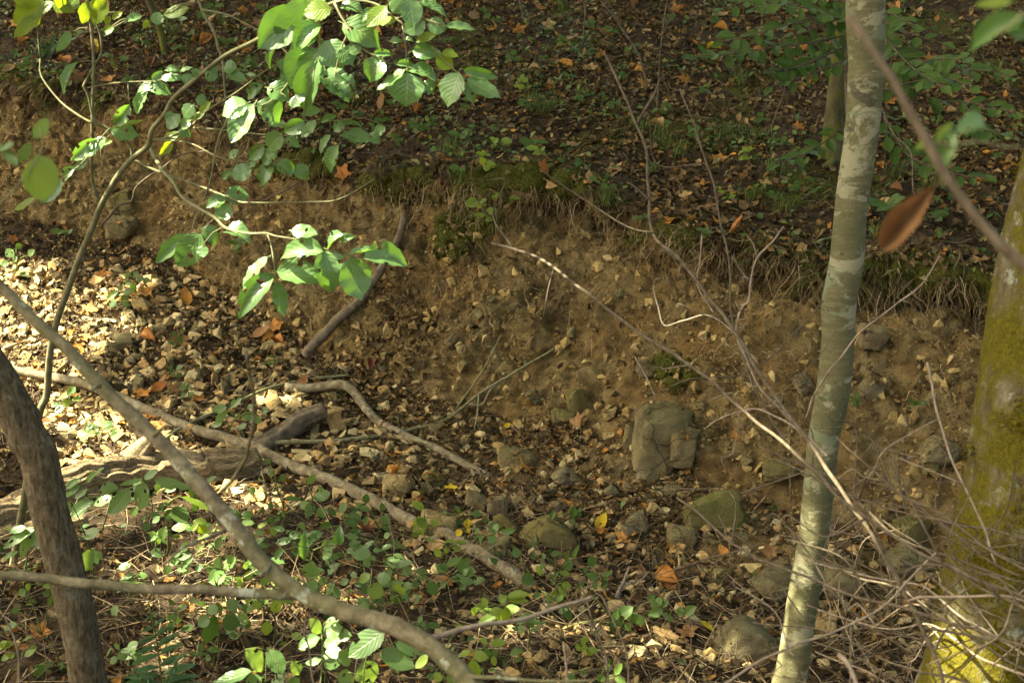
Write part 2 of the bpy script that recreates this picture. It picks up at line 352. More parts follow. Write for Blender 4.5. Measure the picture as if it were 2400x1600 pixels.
# ------------------------------------------------------------------ the ground: one continuous sheet (creek bed, eroded bank, hillside)
side = np.cumsum(np.geomspace(.03, 1.6, 24))
XG = np.concatenate([-4.4 - side[::-1], np.arange(-4.4, 4.4001, .0145), 4.4 + side])
def line(pts, sm=.25):
    W = np.array([at(*p) for p in pts]); W = W[np.argsort(W[:, 0])]
    xs = XG; k = int(sm / .0145); ker = np.hanning(2 * k + 1); ker /= ker.sum()
    xf = np.arange(-6, 6, .0145); out = []
    for a in (1, 2):
        y = np.interp(xf, W[:, 0], W[:, a]); y = np.convolve(np.pad(y, k, 'edge'), ker, 'valid'); out.append(np.interp(xs, xf, y))
    return out
LIP = line([(-300, 205, 10.9), (0, 213, 10.6), (200, 218, 10.3), (380, 240, 9.9), (580, 315, 9.3), (700, 362, 8.9), (830, 393, 8.6), (950, 408, 8.4), (1080, 415, 8.2), (1230, 405, 8.15), (1380, 450, 7.85), (1520, 510, 7.5), (1680, 575, 7.15), (1850, 603, 6.95), (2050, 622, 6.8), (2250, 650, 6.6), (2400, 675, 6.5), (2700, 700, 6.4)], .12)
BASE = line([(-300, 480, 10.1), (0, 510, 9.75), (200, 560, 9.5), (380, 605, 9.2), (520, 680, 8.75), (640, 765, 8.3), (760, 835, 8.0), (880, 892, 7.75), (1000, 948, 7.5), (1150, 985, 7.3), (1300, 1010, 7.1), (1500, 1075, 6.7), (1700, 1170, 6.3), (1900, 1230, 6.0), (2100, 1290, 5.75), (2400, 1360, 5.4), (2700, 1400, 5.3)], .2)
BED = line([(-300, 985, 7.2), (0, 1000, 7.1), (300, 1045, 6.9), (600, 1100, 6.65), (900, 1170, 6.3), (1200, 1250, 6.0), (1500, 1345, 5.55), (1800, 1450, 5.12), (2100, 1530, 4.82), (2400, 1600, 4.6), (2700, 1630, 4.5)], .4)
NEAR = line([(-300, 1880, 3.65), (600, 1890, 3.65), (1200, 1900, 3.62), (1800, 1900, 3.62), (2700, 1910, 3.6)], .4)
TOP = line([(-300, 0, 12.4), (0, 0, 12.2), (1200, 0, 11.5), (1900, 0, 11.0), (2700, 0, 10.6)], .4)
one = np.ones_like(XG)
wob = .07 * noise(np.stack([XG * 2.1, one * 1.7, one], 1)) + .05 * noise(np.stack([XG * 6.3, one * 5.7, one], 1)) + .02 * noise(np.stack([XG * 17, one * 9.7, one], 1))
LIP[0] = LIP[0] + wob * 2.2; LIP[1] = LIP[1] + wob * .5 - .13 * np.clip(noise(np.stack([XG * 1.5, one * 8.3, one], 1)) * 3 - .35, 0, 1)
und = .05 + .05 * np.clip(noise(np.stack([XG * 1.4, one * 3, one], 1)) * 3, 0, 1) + .12 * np.clip((XG + .1) / .5, 0, 1) + .24 * np.clip((XG - .7) / .5, 0, 1)
ROWS = [(-9 * one, .6 * one), (-1.5 * one, -1.3 * one), (1.5 * one, -1.95 * one), NEAR, BED, BASE]
mk = .5 + .20 * np.clip((XG + .1) / .6, 0, 1)
mid_y = BASE[0] + mk * (LIP[0] - BASE[0]); mid_z = BASE[1] + mk * (LIP[1] - BASE[1]) - .03
ROWS += [(mid_y, mid_z), (LIP[0] + und, LIP[1] - .13 * one - .05 * np.clip((XG - .9) / .5, 0, 1)), (LIP[0] + und * .25, LIP[1] - .055), tuple(LIP),
         (LIP[0] + .16, LIP[1] + .055), tuple(TOP), (TOP[0] + 8, TOP[1] + 3.0), (TOP[0] + 34, TOP[1] + 13.0)]
CNT = [8, 10, 14, 130, 140, 80, 74, 16, 12, 18, 140, 46, 10]
Yr, Zr, tr = [], [], []
for i, c in enumerate(CNT):
    t = (np.arange(c) / c)[:, None]
    Yr.append(ROWS[i][0] * (1 - t) + ROWS[i + 1][0] * t); Zr.append(ROWS[i][1] * (1 - t) + ROWS[i + 1][1] * t); tr.append(i + t[:, 0])
Yr.append(ROWS[-1][0][None]); Zr.append(ROWS[-1][1][None]); tr.append(np.array([len(CNT)]))
GY, GZ, GT = np.vstack(Yr), np.vstack(Zr), np.concatenate(tr)
for it in range(40):                            # round the bends of the profile, less at the lip
    k = np.where((GT > 6.6) & (GT < 10.2), .04, .5)[1:-1, None]
    for A in (GY, GZ): A[1:-1] += k * (.5 * (A[2:] + A[:-2]) - A[1:-1])
GX = np.broadcast_to(XG, GY.shape).copy()
G = np.stack([GX, GY, GZ], -1)
def normals(G):
    a = np.gradient(G, axis=1); b = np.gradient(G, axis=0); n = np.cross(a, b); return n / (np.linalg.norm(n, axis=-1)[..., None] + 1e-9)
NR = normals(G)
T2 = GT[:, None] * np.ones_like(XG)[None]
face = np.clip((T2 - 4.85) / .35, 0, 1) * np.clip((9.0 - T2) / .25, 0, 1)
hill = np.clip((T2 - 8.6) / .5, 0, 1)
nearv = (np.abs(GX) < 4.9) & (T2 > 2.5) & (T2 < 12)
d = np.zeros_like(GX); Pn = G[nearv]; fc, hl = face[nearv], hill[nearv]; bd = 1 - np.clip(fc + hl, 0, 1)
lo = fbm(Pn * 1.6, 3); me_ = fbm(Pn * 7 + 9, 3); hi = noise(Pn * 26 + 4); hh = noise(Pn * 62 + 8)
clod = np.abs(noise(Pn * np.array([13, 13, 16.]) + 31)); rill = noise(Pn * np.array([11, 4, 1.6]) + 50)
ledge = noise(Pn * np.array([2.5, 2.5, 12.]) + 77)
d[nearv] = hl * (.06 * lo + .03 * me_ + .012 * hi) + fc * (.11 * lo + .07 * me_ + .06 * clod + .03 * rill + .045 * ledge + .03 * hi + .013 * hh) + bd * (.06 * lo + .035 * me_ + .018 * hi + .005 * hh)
pit = np.clip(noise(Pn * np.array([5, 5, 6.]) + 61) * 4 - 1.3, 0, 1); d[nearv] -= fc * (.07 * pit + .02 * np.clip(noise(Pn * 17 + 12) * 4 - 1.2, 0, 1))
d[~nearv] = .10 * fbm(G[~nearv] * .9, 2)
G = G + NR * d[..., None]; NR = normals(G)
PX, PY = proj(G)
soil = face * (1 - np.clip((T2 - 8.2) / .6, 0, 1))
soil = np.where(T2 < 5, np.clip((T2 - 4.0) / .6, 0, .6) * np.clip((PX - 500) / 500, .35, 1), soil)
def blob(cx, cy, rx, ry): return np.clip(1.4 - np.sqrt(((PX - cx) / rx) ** 2 + ((PY - cy) / ry) ** 2), 0, 1)
on_face = (T2 > 4.6) & (T2 < 10.4)
moss = np.zeros_like(GX)
for a in ((1090, 480, 90, 110), (960, 430, 130, 40), (1230, 420, 90, 35), (1060, 560, 50, 60), (1330, 430, 60, 40), (1560, 560, 110, 45), (1750, 600, 130, 45), (1880, 640, 60, 60), (2120, 640, 160, 45), (2290, 690, 80, 60), (700, 385, 160, 30), (1590, 870, 70, 40), (60, 190, 160, 30)):
    moss = np.maximum(moss, blob(*a) * on_face)
mm = moss > .05
G[mm] += NR[mm] * (np.clip(moss[mm] * 1.3, 0, 1) * (.05 + .07 * noise(G[mm] * 9 + 3) + .03 * noise(G[mm] * 30)))[:, None]; NR = normals(G)
moss = moss * np.clip(noise(G * 2.6 + 5) * 3 + 1.05, 0, 1)
hm = np.clip(fbm(np.stack([GX * 1.1, GY * 1.1, GX * 0 + 3], -1), 2) * 2.2 - .05, 0, .62) * ((T2 > 9) & (T2 < 11.6)); moss = np.maximum(moss, hm)
def sheet(name, r0, r1):
    sub = G[r0:r1 + 1]; nr, nc = sub.shape[:2]
    i = (np.arange(nr - 1) * nc)[:, None]; j = np.arange(nc - 1)[None]
    Q = np.stack([i + j, i + j + 1, i + nc + j + 1, i + nc + j], -1).reshape(-1, 4)
    me = mesh_np(name, sub.reshape(-1, 3), Q)
    for an, A in (('soil', soil), ('moss', moss)):
        at_ = me.attributes.new(an, 'FLOAT', 'POINT'); at_.data.foreach_set('value', A[r0:r1 + 1].astype(np.float32).ravel())
    return tag(link(name, me, M_GROUND), kind='structure')
cum = np.cumsum([0] + CNT)
R_BASE, R_LIP = cum[5], cum[9]
GROUND = [sheet('creek_bed', 0, R_BASE), sheet('eroded_bank', R_BASE, R_LIP), sheet('hillside', R_LIP, len(GT) - 1)]
GROUND[0]['label'] = 'stony creek bed and scree slope covered with leaves'; GROUND[1]['label'] = 'eroded ochre soil bank face full of small stones'; GROUND[2]['label'] = 'shaded forest hillside above the bank covered in dead leaves'
bpy.context.view_layer.update()
from mathutils.bvhtree import BVHTree
_dg = bpy.context.evaluated_depsgraph_get(); BVHS = [BVHTree.FromObject(o, _dg) for o in GROUND]
def hit(px, py):
    """where the line of sight through a picture point meets the ground"""
    v = Vector(tuple(ray(px, py))).normalized(); best = None
    for t in BVHS:
        loc, nor, _, _ = t.ray_cast(Vector((0, 0, 0)), v)
        if loc is not None and (best is None or loc.length < best[0].length): best = (loc.copy(), nor.copy())
    if best is None: return np.array(at(px, py, 6.)), np.array([0, 0, 1.])
    return np.array(best[0]), np.array(best[1])
def down(p):
    """ground straight below a point"""
    best = None
    for t in BVHS:
        loc, nor, _, _ = t.ray_cast(Vector((p[0], p[1], 30)), Vector((0, 0, -1)))
        if loc is not None and (best is None or loc.z > best[2]): best = np.array(loc)
    return best if best is not None else np.array([p[0], p[1], -2.])

# ------------------------------------------------------------------ loose matter lying on the ground
AREA = np.linalg.norm(np.cross(np.gradient(G, axis=1), np.gradient(G, axis=0)), axis=-1)
VIEW = (PX > -260) & (PX < 2660) & (PY > -160) & (PY < 1800) & (G[..., 1] > 2.5)
def scatter(n, w):
    w = (w * AREA * VIEW).ravel(); c = np.cumsum(w); k = np.searchsorted(c, rng.random(n) * c[-1]); k = np.clip(k, 0, len(w) - 1)
    return G.reshape(-1, 3)[k] + rng.normal(size=(n, 3)) * .004, NR.reshape(-1, 3)[k]
def frames(n, Nn, tilt):
    """random turn about the surface normal, plus some tilt: (n,3,3), columns = x, y, z axes"""
    z = Nn + rng.normal(size=(n, 3)) * tilt; z /= np.linalg.norm(z, axis=1)[:, None]
    a = rng.normal(size=(n, 3)); x = np.cross(a, z); x /= np.linalg.norm(x, axis=1)[:, None] + 1e-9; y = np.cross(z, x)
    return np.stack([x, y, z], -1)
def instance(temps, P, R, S, col):
    """stamp templates (V, faces) at P with frames R and scales S (n,3)"""
    Vs, Fs, Cs = [], [], []; off = 0; n = len(P); which = rng.integers(0, len(temps), n)
    for ti, (V, Fc) in enumerate(temps):
        k = np.where(which == ti)[0]
        if not len(k): continue
        W = np.einsum('nij,nvj->nvi', R[k], V[None] * S[k][:, None]) + P[k][:, None]
        Vs.append(W.reshape(-1, 3)); Fs.append((Fc[None] + (np.arange(len(k)) * len(V))[:, None, None]).reshape(-1, Fc.shape[1]) + off)
        Cs.append(np.repeat(col[k], len(V), axis=0)); off += len(k) * len(V)
    return np.concatenate(Vs), np.concatenate(Fs), np.concatenate(Cs)
def blade(rows, prof, curl, cup, bend, seed, wav=.0):
    """a leaf: y from 0 to 1 along the midrib, x across; three columns"""
    r = np.random.default_rng(seed); t = np.linspace(0, 1, rows); w = prof(t) * .5; V = []; UV = []
    for i in range(rows):
        for sx in (-1, 0, 1):
            x = sx * w[i] * (1 + .06 * r.normal()); zz = cup * abs(sx) * w[i] + bend * (t[i] - .5) ** 2 + curl * t[i] ** 2 + wav * r.normal() * abs(sx)
            V.append((x, t[i], zz)); UV.append((.5 + .5 * sx, t[i]))
    i = (np.arange(rows - 1) * 3)[:, None]; j = np.arange(2)[None]
    Q = np.stack([i + j, i + j + 1, i + 3 + j + 1, i + 3 + j], -1).reshape(-1, 4)
    return np.array(V), Q, np.array(UV)
ell = lambda p=1.0, sh=.5: (lambda t: np.clip(np.sin(np.pi * np.clip(t, 0, 1) ** (math.log(.5) / math.log(sh))), 0, 1) ** p + .02)
litter_t = []
for s in range(10):
    V, Q, _ = blade(4 if s < 4 else 3, ell(.55, .45), rnd.uniform(-.25, .45), rnd.uniform(-.2, .9), rnd.uniform(-.8, 1.2), s, .09); V[:, 1] -= .5; litter_t.append((V, Q))
PAL = np.array([(.052, .032, .015), (.09, .055, .024), (.13, .082, .036), (.18, .115, .052), (.27, .18, .085), (.34, .24, .125), (.26, .12, .032), (.40, .18, .04), (.14, .115, .07)])
def pal(n, w): 
    w = np.array(w, float); c = PAL[rng.choice(len(PAL), n, p=w / w.sum())]
    return c * rng.uniform(.7, 1.3, (n, 1))
def litter(name, label, n, w, pw, smin, smax, tilt=.45):
    P, Nn = scatter(n, w); R = frames(n, Nn, tilt); s = rng.uniform(smin, smax, n) ; S = np.stack([s * rng.uniform(.3, .75, n), s, s], 1)
    P = P + Nn * rng.uniform(.0, .018, (n, 1))
    V, Q, C = instance(litter_t, P, R, S, pal(n, pw)); single(name, V, Q, M_LITTER, (0, 0, 0), label, None, None, 'stuff', col=C)
on_hill = (T2 >= 9.05) & (T2 < 11.6)
on_bed = (T2 > 3) & (T2 < 5.05)
n_h = .35 + np.clip(.6 + 2.0 * noise(np.stack([GX * .9, GY * .9, GX * 0], -1)), 0, 1.2)
litter('leaf_litter', 'dark mat of dead brown leaves covering the hillside', 46000, on_hill * n_h, (6, 8, 7, 4, 2.0, .8, 1.4, .6, 1.2), .014, .07)
bed_w = on_bed * (.25 + np.clip(.4 + 2.2 * noise(np.stack([GX * 1.3, GY * 1.3, GX * 0 + 5], -1)), 0, 1.3) + .9 * blob(330, 800, 420, 200) + 1.6 * (blob(850, 900, 160, 70) + blob(1000, 960, 170, 60) + blob(1230, 1020, 170, 50) + blob(1650, 1160, 160, 60) + blob(1450, 1250, 200, 80)))
litter('bed_leaf_litter', 'dead brown leaves drifted along the creek bed and bank foot', 17000, bed_w, (8, 9, 7, 3.5, 1.4, .6, 1.2, .5, 1.2), .014, .06)
face_w = ((T2 > 5) & (T2 < 9)) * (blob(950, 770, 60, 60) + blob(880, 860, 90, 60) + .5 * blob(1010, 820, 40, 90) + blob(940, 690, 40, 80) + .04)
litter('bank_leaf_litter', 'dead leaves caught in the gullies of the soil bank', 900, face_w, (6, 8, 7, 4, 2, 1, .8, .4, 1), .03, .07)
# thin sticks and leaf stalks in the litter
def stick_t(seed):
    r = np.random.default_rng(seed); t = np.linspace(-.5, .5, 4); bx = .06 * r.normal(size=4); bz = .04 * r.normal(size=4)
    th = np.arange(3) / 3 * 2 * np.pi; V = np.array([(bx[i] + math.cos(a), t[i], bz[i] + math.sin(a)) for i in range(4) for a in th]); c = np.repeat(np.stack([bx, t, bz], 1), 3, 0)
    i = (np.arange(3) * 3)[:, None]; j = np.arange(3)[None]
    Q = np.stack([i + j, i + (j + 1) % 3, i + 3 + (j + 1) % 3, i + 3 + j], -1).reshape(-1, 4)
    return V, Q, c
def sticks(name, label, n, w, lmin, lmax, rad, tilt, cols, bias=None):
    P, Nn = scatter(n, w); R = frames(n, Nn, tilt); L = rng.uniform(lmin, lmax, n); Vs, Fs, Cs = [], [], []; off = 0
    for s in range(5):
        V, Q, c = stick_t(s); k = np.where(np.arange(n) % 5 == s)[0]; loc = (V - c)[None] * (rad * rng.uniform(.6, 1.5, (len(k), 1, 1))) + c[None] * L[k][:, None, None]
        W = np.einsum('nij,nvj->nvi', R[k], loc) + (P[k] + Nn[k] * .008)[:, None]
        Vs.append(W.reshape(-1, 3)); Fs.append((Q[None] + (np.arange(len(k)) * 12)[:, None, None]).reshape(-1, 4) + off); off += len(k) * 12
        cc = np.array(cols)[rng.integers(0, len(cols), len(k))] * rng.uniform(.7, 1.3, (len(k), 1)); Cs.append(np.repeat(cc, 12, 0))
    single(name, np.concatenate(Vs), np.concatenate(Fs), M_TWIGS, (0, 0, 0), label, None, None, 'stuff', col=np.concatenate(Cs))
BR = [(.10, .07, .045), (.17, .125, .085), (.24, .185, .13), (.07, .048, .03)]
sticks('twig_litter', 'fine broken twigs strewn over hillside and creek bed', 7000, on_hill * .7 + on_bed * 1.6 * np.clip((PY - 850) / 400, .3, 2.0), .05, .22, .0016, .25, BR)
sticks('dead_stalks', 'tangled dry stalks among the low plants of the near creek bed', 1500, on_bed * (np.clip((PY - 1180) / 200, 0, 1)), .15, .5, .0016, .35, [(.22, .155, .09), (.16, .11, .065), (.30, .23, .15), (.10, .068, .04)])
# stones
def hull_rock(seed, npts, flat=1.0, boxy=.55):
    r = np.random.default_rng(seed); p = r.normal(size=(npts, 3)); p /= np.linalg.norm(p, axis=1)[:, None]
    if boxy < .46: p[:8] = np.array([(a, b, c) for a in (-1, 1) for b in (-1, 1) for c in (-1, 1)]) * r.uniform(.72, 1.1, (8, 3))
    p = np.sign(p) * np.abs(p) ** boxy; p /= np.abs(p).max(0); p *= r.uniform(.82, 1.0, (npts, 1))
    bm = bmesh.new(); [bm.verts.new(tuple(q)) for q in p]; bmesh.ops.convex_hull(bm, input=bm.verts[:], use_existing_faces=False)
    bmesh.ops.delete(bm, geom=[v for v in bm.verts if not v.link_faces], context='VERTS'); bm.verts.index_update()
    V = np.array([v.co[:] for v in bm.verts]) * np.array([.5, .5, .5 * flat]); Fc = np.array([[v.index for v in f.verts] for f in bm.faces]); bm.free()
    return V, Fc
peb_t = [hull_rock(s, 11) for s in range(14)]
def pebbles(name, label, n, w, smin, smax, cols, sink=.2, flat=(.35, .8), tilt=.35, pw=2.2):
    P, Nn = scatter(n, w); R = frames(n, Nn, tilt); s = smin + (smax - smin) * rng.random(n) ** pw
    S = np.stack([s * rng.uniform(.8, 1.3, n), s * rng.uniform(.6, 1.0, n), s * rng.uniform(*flat, n)], 1); P = P + Nn * (S[:, 2:] * (.5 - sink))
    c = np.array(cols)[rng.integers(0, len(cols), n)] * rng.uniform(.75, 1.25, (n, 1))
    V, Q, C = instance(peb_t, P, R, S, c); single(name, V, Q, M_GRAVEL, (0, 0, 0), label, None, None, 'stuff', col=C, smooth=False)
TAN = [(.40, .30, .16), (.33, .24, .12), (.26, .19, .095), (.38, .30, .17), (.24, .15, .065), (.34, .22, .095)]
SOILC = [(.24, .165, .068), (.19, .128, .052), (.28, .195, .082), (.15, .098, .040), (.31, .22, .095)]
scree = on_bed * (T2 > 3.85) * np.clip((1150 - PX) / 500, .05, 1) * np.clip((PY - 580) / 80, 0, 1)
pebbles('scree_gravel', 'tan gravel and stone chips spread over the scree slope', 3900, scree, .015, .11, TAN, .3, (.25, .6), .22, 2.6)
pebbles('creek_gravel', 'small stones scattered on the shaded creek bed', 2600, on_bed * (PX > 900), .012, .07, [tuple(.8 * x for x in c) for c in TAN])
on_bank = ((T2 > 5.0) & (T2 < 7.3))
pebbles('bank_stones', 'small stones weathering out of the soil bank', 1700, on_bank * (.3 + np.clip((7.2 - T2) / 1.6, 0, 1)), .010, .075, SOILC + SOILC + TAN[1:3], .42, (.4, .9), .5)
peb_t = [hull_rock(s + 200, 7) for s in range(10)]
pebbles('soil_crumbs', 'loose clods and crumbs of soil clinging to the bank', 24000, ((T2 > 4.7) & (T2 < 8.2)) * (.25 + np.clip(noise(G * 2.4) * 3 + .4, 0, 1.5)), .004, .024, [(.74 * c[0], .76 * c[1], .84 * c[2]) for c in SOILC], .35, (.6, 1.), .6, 1.8)
peb_t = [hull_rock(s, 11) for s in range(14)]
pebbles('hill_pebbles', 'few stones showing through hillside leaves', 120, on_hill * 1., .02, .05, TAN)
# ------------------------------------------------------------------ trees
def fdepth(p): return p[1] * CP + p[2] * SP
def px2m(w, p): return w / F * fdepth(p)
def trunk_path(rows, Y):
    """rows: (px, py, width px); Y: one distance or a pair (first, last)"""
    Y0, Y1 = Y if isinstance(Y, tuple) else (Y, Y); n = len(rows)
    P = [at(r[0], r[1], Y0 + (Y1 - Y0) * i / (n - 1)) for i, r in enumerate(rows)]
    return np.array(P), np.array([px2m(r[2], p) / 2 for r, p in zip(rows, P)])
shade_crown_t = []
for s in range(6):
    z = rnd.uniform(-.12, .12); shade_crown_t.append((np.array([(0, -.5, z), (.5, rnd.uniform(-.12, .05), 0), (0, .5, z * .5), (-.5, rnd.uniform(-.12, .05), 0)]), np.array([(0, 1, 2, 3)])))
TREES = []
def tree(name, label, P, R, mat, ring, rough, rfreq, group=None, bumps=None, flare=1.35, limbs=4, step=.02, height=6.5, lean=(0, 0)):
    """P runs from the ground up; the trunk goes on above the picture to its crown"""
    base = down(P[0] + np.array([0, 0, .3])); base = np.array([P[0][0], P[0][1], base[2] - .08])
    P = np.vstack([[base], P]); R = np.concatenate([[R[0] * flare], R])
    top = np.array([P[-1][0] + lean[0], P[-1][1] + lean[1], height]); mid = .5 * (top + P[-1]) + np.array([.1, .05, 0])
    dr = P[-1] - P[-2]; L0 = np.linalg.norm(dr); dr /= L0; dg_ = []; q = P[-1].copy(); st = L0
    for k in range(5):                          # carry the traced lean on upwards, steps growing slowly
        st *= 1.45; w_ = (k + 1) / 6; d2 = (1 - w_) * dr + w_ * (top - q) / np.linalg.norm(top - q); q = q + d2 * min(st, .18 * np.linalg.norm(top - q) + .12); dg_.append(q.copy())
    mid = .5 * (top + dg_[-1]); r0 = R[-1]
    P = np.vstack([P, dg_, [mid], [top]]); R = np.concatenate([R, np.linspace(.99, .85, 5) * r0, [r0 * .7, r0 * .5]])
    e = empty(name, base, label, 'tree', group)
    V, Q = tube(P, R, ring, step, rough, rfreq, bumps=bumps); o = part('trunk', V, Q, mat, e)
    TREES.append(dict(e=e, top=top, mid=mid, r=R[-1], mat=mat, leaves=[], limbs=limbs))
    return e, V, Q
furrow = lambda C, dirs, th, R: 1 + .075 * np.abs(noise(np.stack([np.cos(th)[None] * 10 + C[:, :1] * 0, np.sin(th)[None] * 10 + 0 * C[:, :1], C[:, 2:] * 13 + 0 * th[None]], -1))) * 2.2 + .02 * noise(np.stack([np.cos(th)[None] * 14 + C[:, :1] * 0, np.sin(th)[None] * 14 + 0 * C[:, :1], C[:, 2:] * 28 + 0 * th[None]], -1))
rows = tl(0, 1066, [(625, 1640, 245), (600, 1500, 238), (550, 1200, 240), (480, 900, 242), (400, 600, 250), (320, 300, 244), (265, 0, 250)]) + tl(0, 534, [(185, 1430, 252), (125, 1290, 255), (45, 1150, 258), (-45, 1000, 260), (-135, 850, 260), (-330, 450, 255)])
P, R = trunk_path([(a, b, c * .3406) for a, b, c in rows], 4.15)
tree('leaning_tree', 'leaning grey brown furrowed trunk cutting across the lower left corner', P, R, M_BARK_ROUGH, 40, .05, 22, bumps=furrow, step=.012, lean=(-3.5, 1.0))
rows = dz([(1806, 1600, 86), (1812, 1568, 82), (1826, 1500, 79), (1840, 1400, 78), (1857, 1300, 76), (1873, 1200, 74), (1882, 1100, 76), (1893, 1000, 78), (1913, 900, 84), (1925, 780, 80), (1927, 700, 86), (1944, 600, 84), (1958, 450, 80), (1980, 300, 86), (1989, 150, 88), (1988, 0, 99), (1985, -150, 96)])
P, R = trunk_path([(a, b, c * .94) for a, b, c in rows], 4.35)
tree('slender_tree', 'slender smooth trunk with grey green lichen blotches, standing before the bank', P, R, M_BARK_BEECH, 36, .05, 9, step=.015, lean=(.1, .4))
rows = [(2318, 1700, 345), (2325, 1600, 330), (2345, 1480, 310), (2385, 1250, 290), (2410, 1080, 272), (2430, 900, 262), (2465, 650, 250), (2520, 380, 242), (2600, 0, 240)]
P, R = trunk_path(rows, 3.5)
knob = lambda C, dirs, th, R: 1 + .10 * noise((C[:, None] + dirs * R[:, None, None]) * np.array([7, 7, 5.])) + .06 * noise((C[:, None] + dirs * R[:, None, None]) * np.array([26, 26, 14.])) + .025 * noise((C[:, None] + dirs * R[:, None, None]) * 60)
em, V, Q = tree('mossy_tree', 'thick trunk covered in yellow green moss at the right edge', P, R, M_BARK_MOSSY, 64, 0, 1, bumps=knob, step=.012, lean=(.9, .4))
# tufts of moss standing off its bark
nv = (len(V) - 2) // 64; Gt = V[:nv * 64].reshape(nv, 64, 3); cen = Gt.mean(1, keepdims=True); nrm = Gt - cen; nrm /= np.linalg.norm(nrm, axis=-1)[..., None]
keep = (fbm(Gt * np.array([6, 6, 3.]) + 11, 3) + .25 * nrm[..., 0] > .02) & (Gt[..., 2] < .8) & (nrm[..., 1] < .4)
idx = np.argwhere(keep); idx = idx[rng.integers(0, len(idx), 15000)]
Pm = Gt[idx[:, 0], idx[:, 1]] + rng.normal(size=(15000, 3)) * .003; Nm = nrm[idx[:, 0], idx[:, 1]]
def strands(P, Nn, lmin, lmax, wid, cols, droop=.0, tilt=.7):
    n = len(P); L = rng.uniform(lmin, lmax, (n, 1)); d = Nn + rng.normal(size=(n, 3)) * tilt; d /= np.linalg.norm(d, axis=1)[:, None]
    sd = np.cross(d, rng.normal(size=(n, 3))); sd /= np.linalg.norm(sd, axis=1)[:, None] + 1e-9; w = wid * rng.uniform(.6, 1.4, (n, 1))
    dn = np.array([0, 0, -1.]) * droop
    A, B, C_, D_ = P - sd * w, P + sd * w, P + d * L * .55 + dn * L * .3 + sd * w * .8, P + d * L + dn * L
    V = np.stack([A, B, C_, D_], 1).reshape(-1, 3); i = np.arange(n)[:, None] * 4; Q = np.concatenate([i + np.array([[0, 1, 2]]), i + np.array([[0, 2, 3]])]).reshape(-1, 3)
    c = np.array(cols)[rng.integers(0, len(cols), n)] * rng.uniform(.7, 1.35, (n, 1)); return V, Q, np.repeat(c, 4, 0)
V2, Q2, C2 = strands(Pm, Nm, .006, .030, .0018, [(.085, .07, .007), (.125, .10, .009), (.05, .046, .006), (.17, .135, .012)])
mo = part('moss', V2, Q2, M_MOSS, em, col=C2, smooth=False); mo['kind'] = 'stuff'
# trees on the hillside
b0, _ = hit(1952, 372); Yb = b0[1]
P, R = trunk_path([(1948, 372, 62), (1952, 330, 50), (1956, 260, 44), (1966, 160, 40), (1972, 40, 38), (1976, -60, 36)], Yb)
et, _, _ = tree('hillside_tree', 'trunk with mossy foot on the hillside, half hidden behind the slender tree', P, R, M_BARK_OLD, 24, .08, 9, 'trees on the hillside', flare=1.5, lean=(-2.6, 1.5), height=7.2)
for rt in ([(1940, 345, 26), (1905, 352, 22), (1865, 360, 17), (1838, 362, 10)], [(1955, 372, 24), (1945, 385, 20), (1930, 392, 14)]):
    Pr = [hit(a, b)[0] - ray(a, b) * .03 for a, b, w in rt]; V, Q = tube(Pr, [px2m(w, p) / 2 for (a, b, w), p in zip(rt, Pr)], 8, .03, .1, 12); part('root', V, Q, M_BARK_OLD, et)
P, R = trunk_path([(386, 122, 19), (378, 80, 17), (364, 40, 16), (349, 0, 16), (335, -60, 15)], hit(386, 122)[0][1])
tree('hillside_tree', 'thin dark crooked trunk at the top left of the hillside', P, R, M_BARK_OLD, 12, .1, 14, 'trees on the hillside', lean=(-1.6, -.6), height=6.8)
def bare_stem(label, pts, Yoff=.0):
    g = hit(*pts[0][:2])[0]; P, R = trunk_path(pts, (g[1], g[1] + Yoff)); P[0] = g - np.array([0, 0, .02]); e = empty('bare_sapling', g, label, 'sapling', 'bare saplings on the hillside')
    V, Q = tube(P, R, 6, .03, .1, 20, .02); part('stem', V, Q, M_WOOD_DARK, e)
    for k in range(3):
        i = len(P) // 2 + k % 2; a = P[min(i, len(P) - 1)]; q = a + np.array([rnd.uniform(-.25, .25), rnd.uniform(-.1, .1), rnd.uniform(.1, .3)])
        V, Q = tube([a, .5 * (a + q) + np.array([0, 0, .03]), q], [.004, .003, .001], 5, .03); part('twig', V, Q, M_WOOD_DARK, e)
bare_stem('short dark stem poking up at the middle of the top edge', tl(800, 0, [(1262, 160, 7), (1248, 80, 6), (1230, 0, 6), (1215, -100, 5)]))
bare_stem('upright thin stem rising near the centre of the upper hillside', tl(800, 0, [(1660, 320, 4), (1672, 160, 4), (1680, 0, 4), (1685, -100, 4)]))
bare_stem('dark slanting stem leaning left across the upper hillside', tl(800, 0, [(2110, 640, 5), (2080, 480, 5), (2020, 330, 5), (1930, 190, 5), (1800, 30, 4), (1730, -80, 4)]))
bare_stem('tall thin stem right of the dark slanting one on the hillside', tl(800, 0, [(2170, 740, 5), (2190, 500, 4), (2210, 250, 4), (2235, 0, 4), (2245, -100, 4)]))
bare_stem('thin arching stem left of the mossy tree foot on the hillside', tl(1600, 0, [(580, 940, 4), (640, 780, 4), (690, 640, 3.5), (700, 520, 3)]))

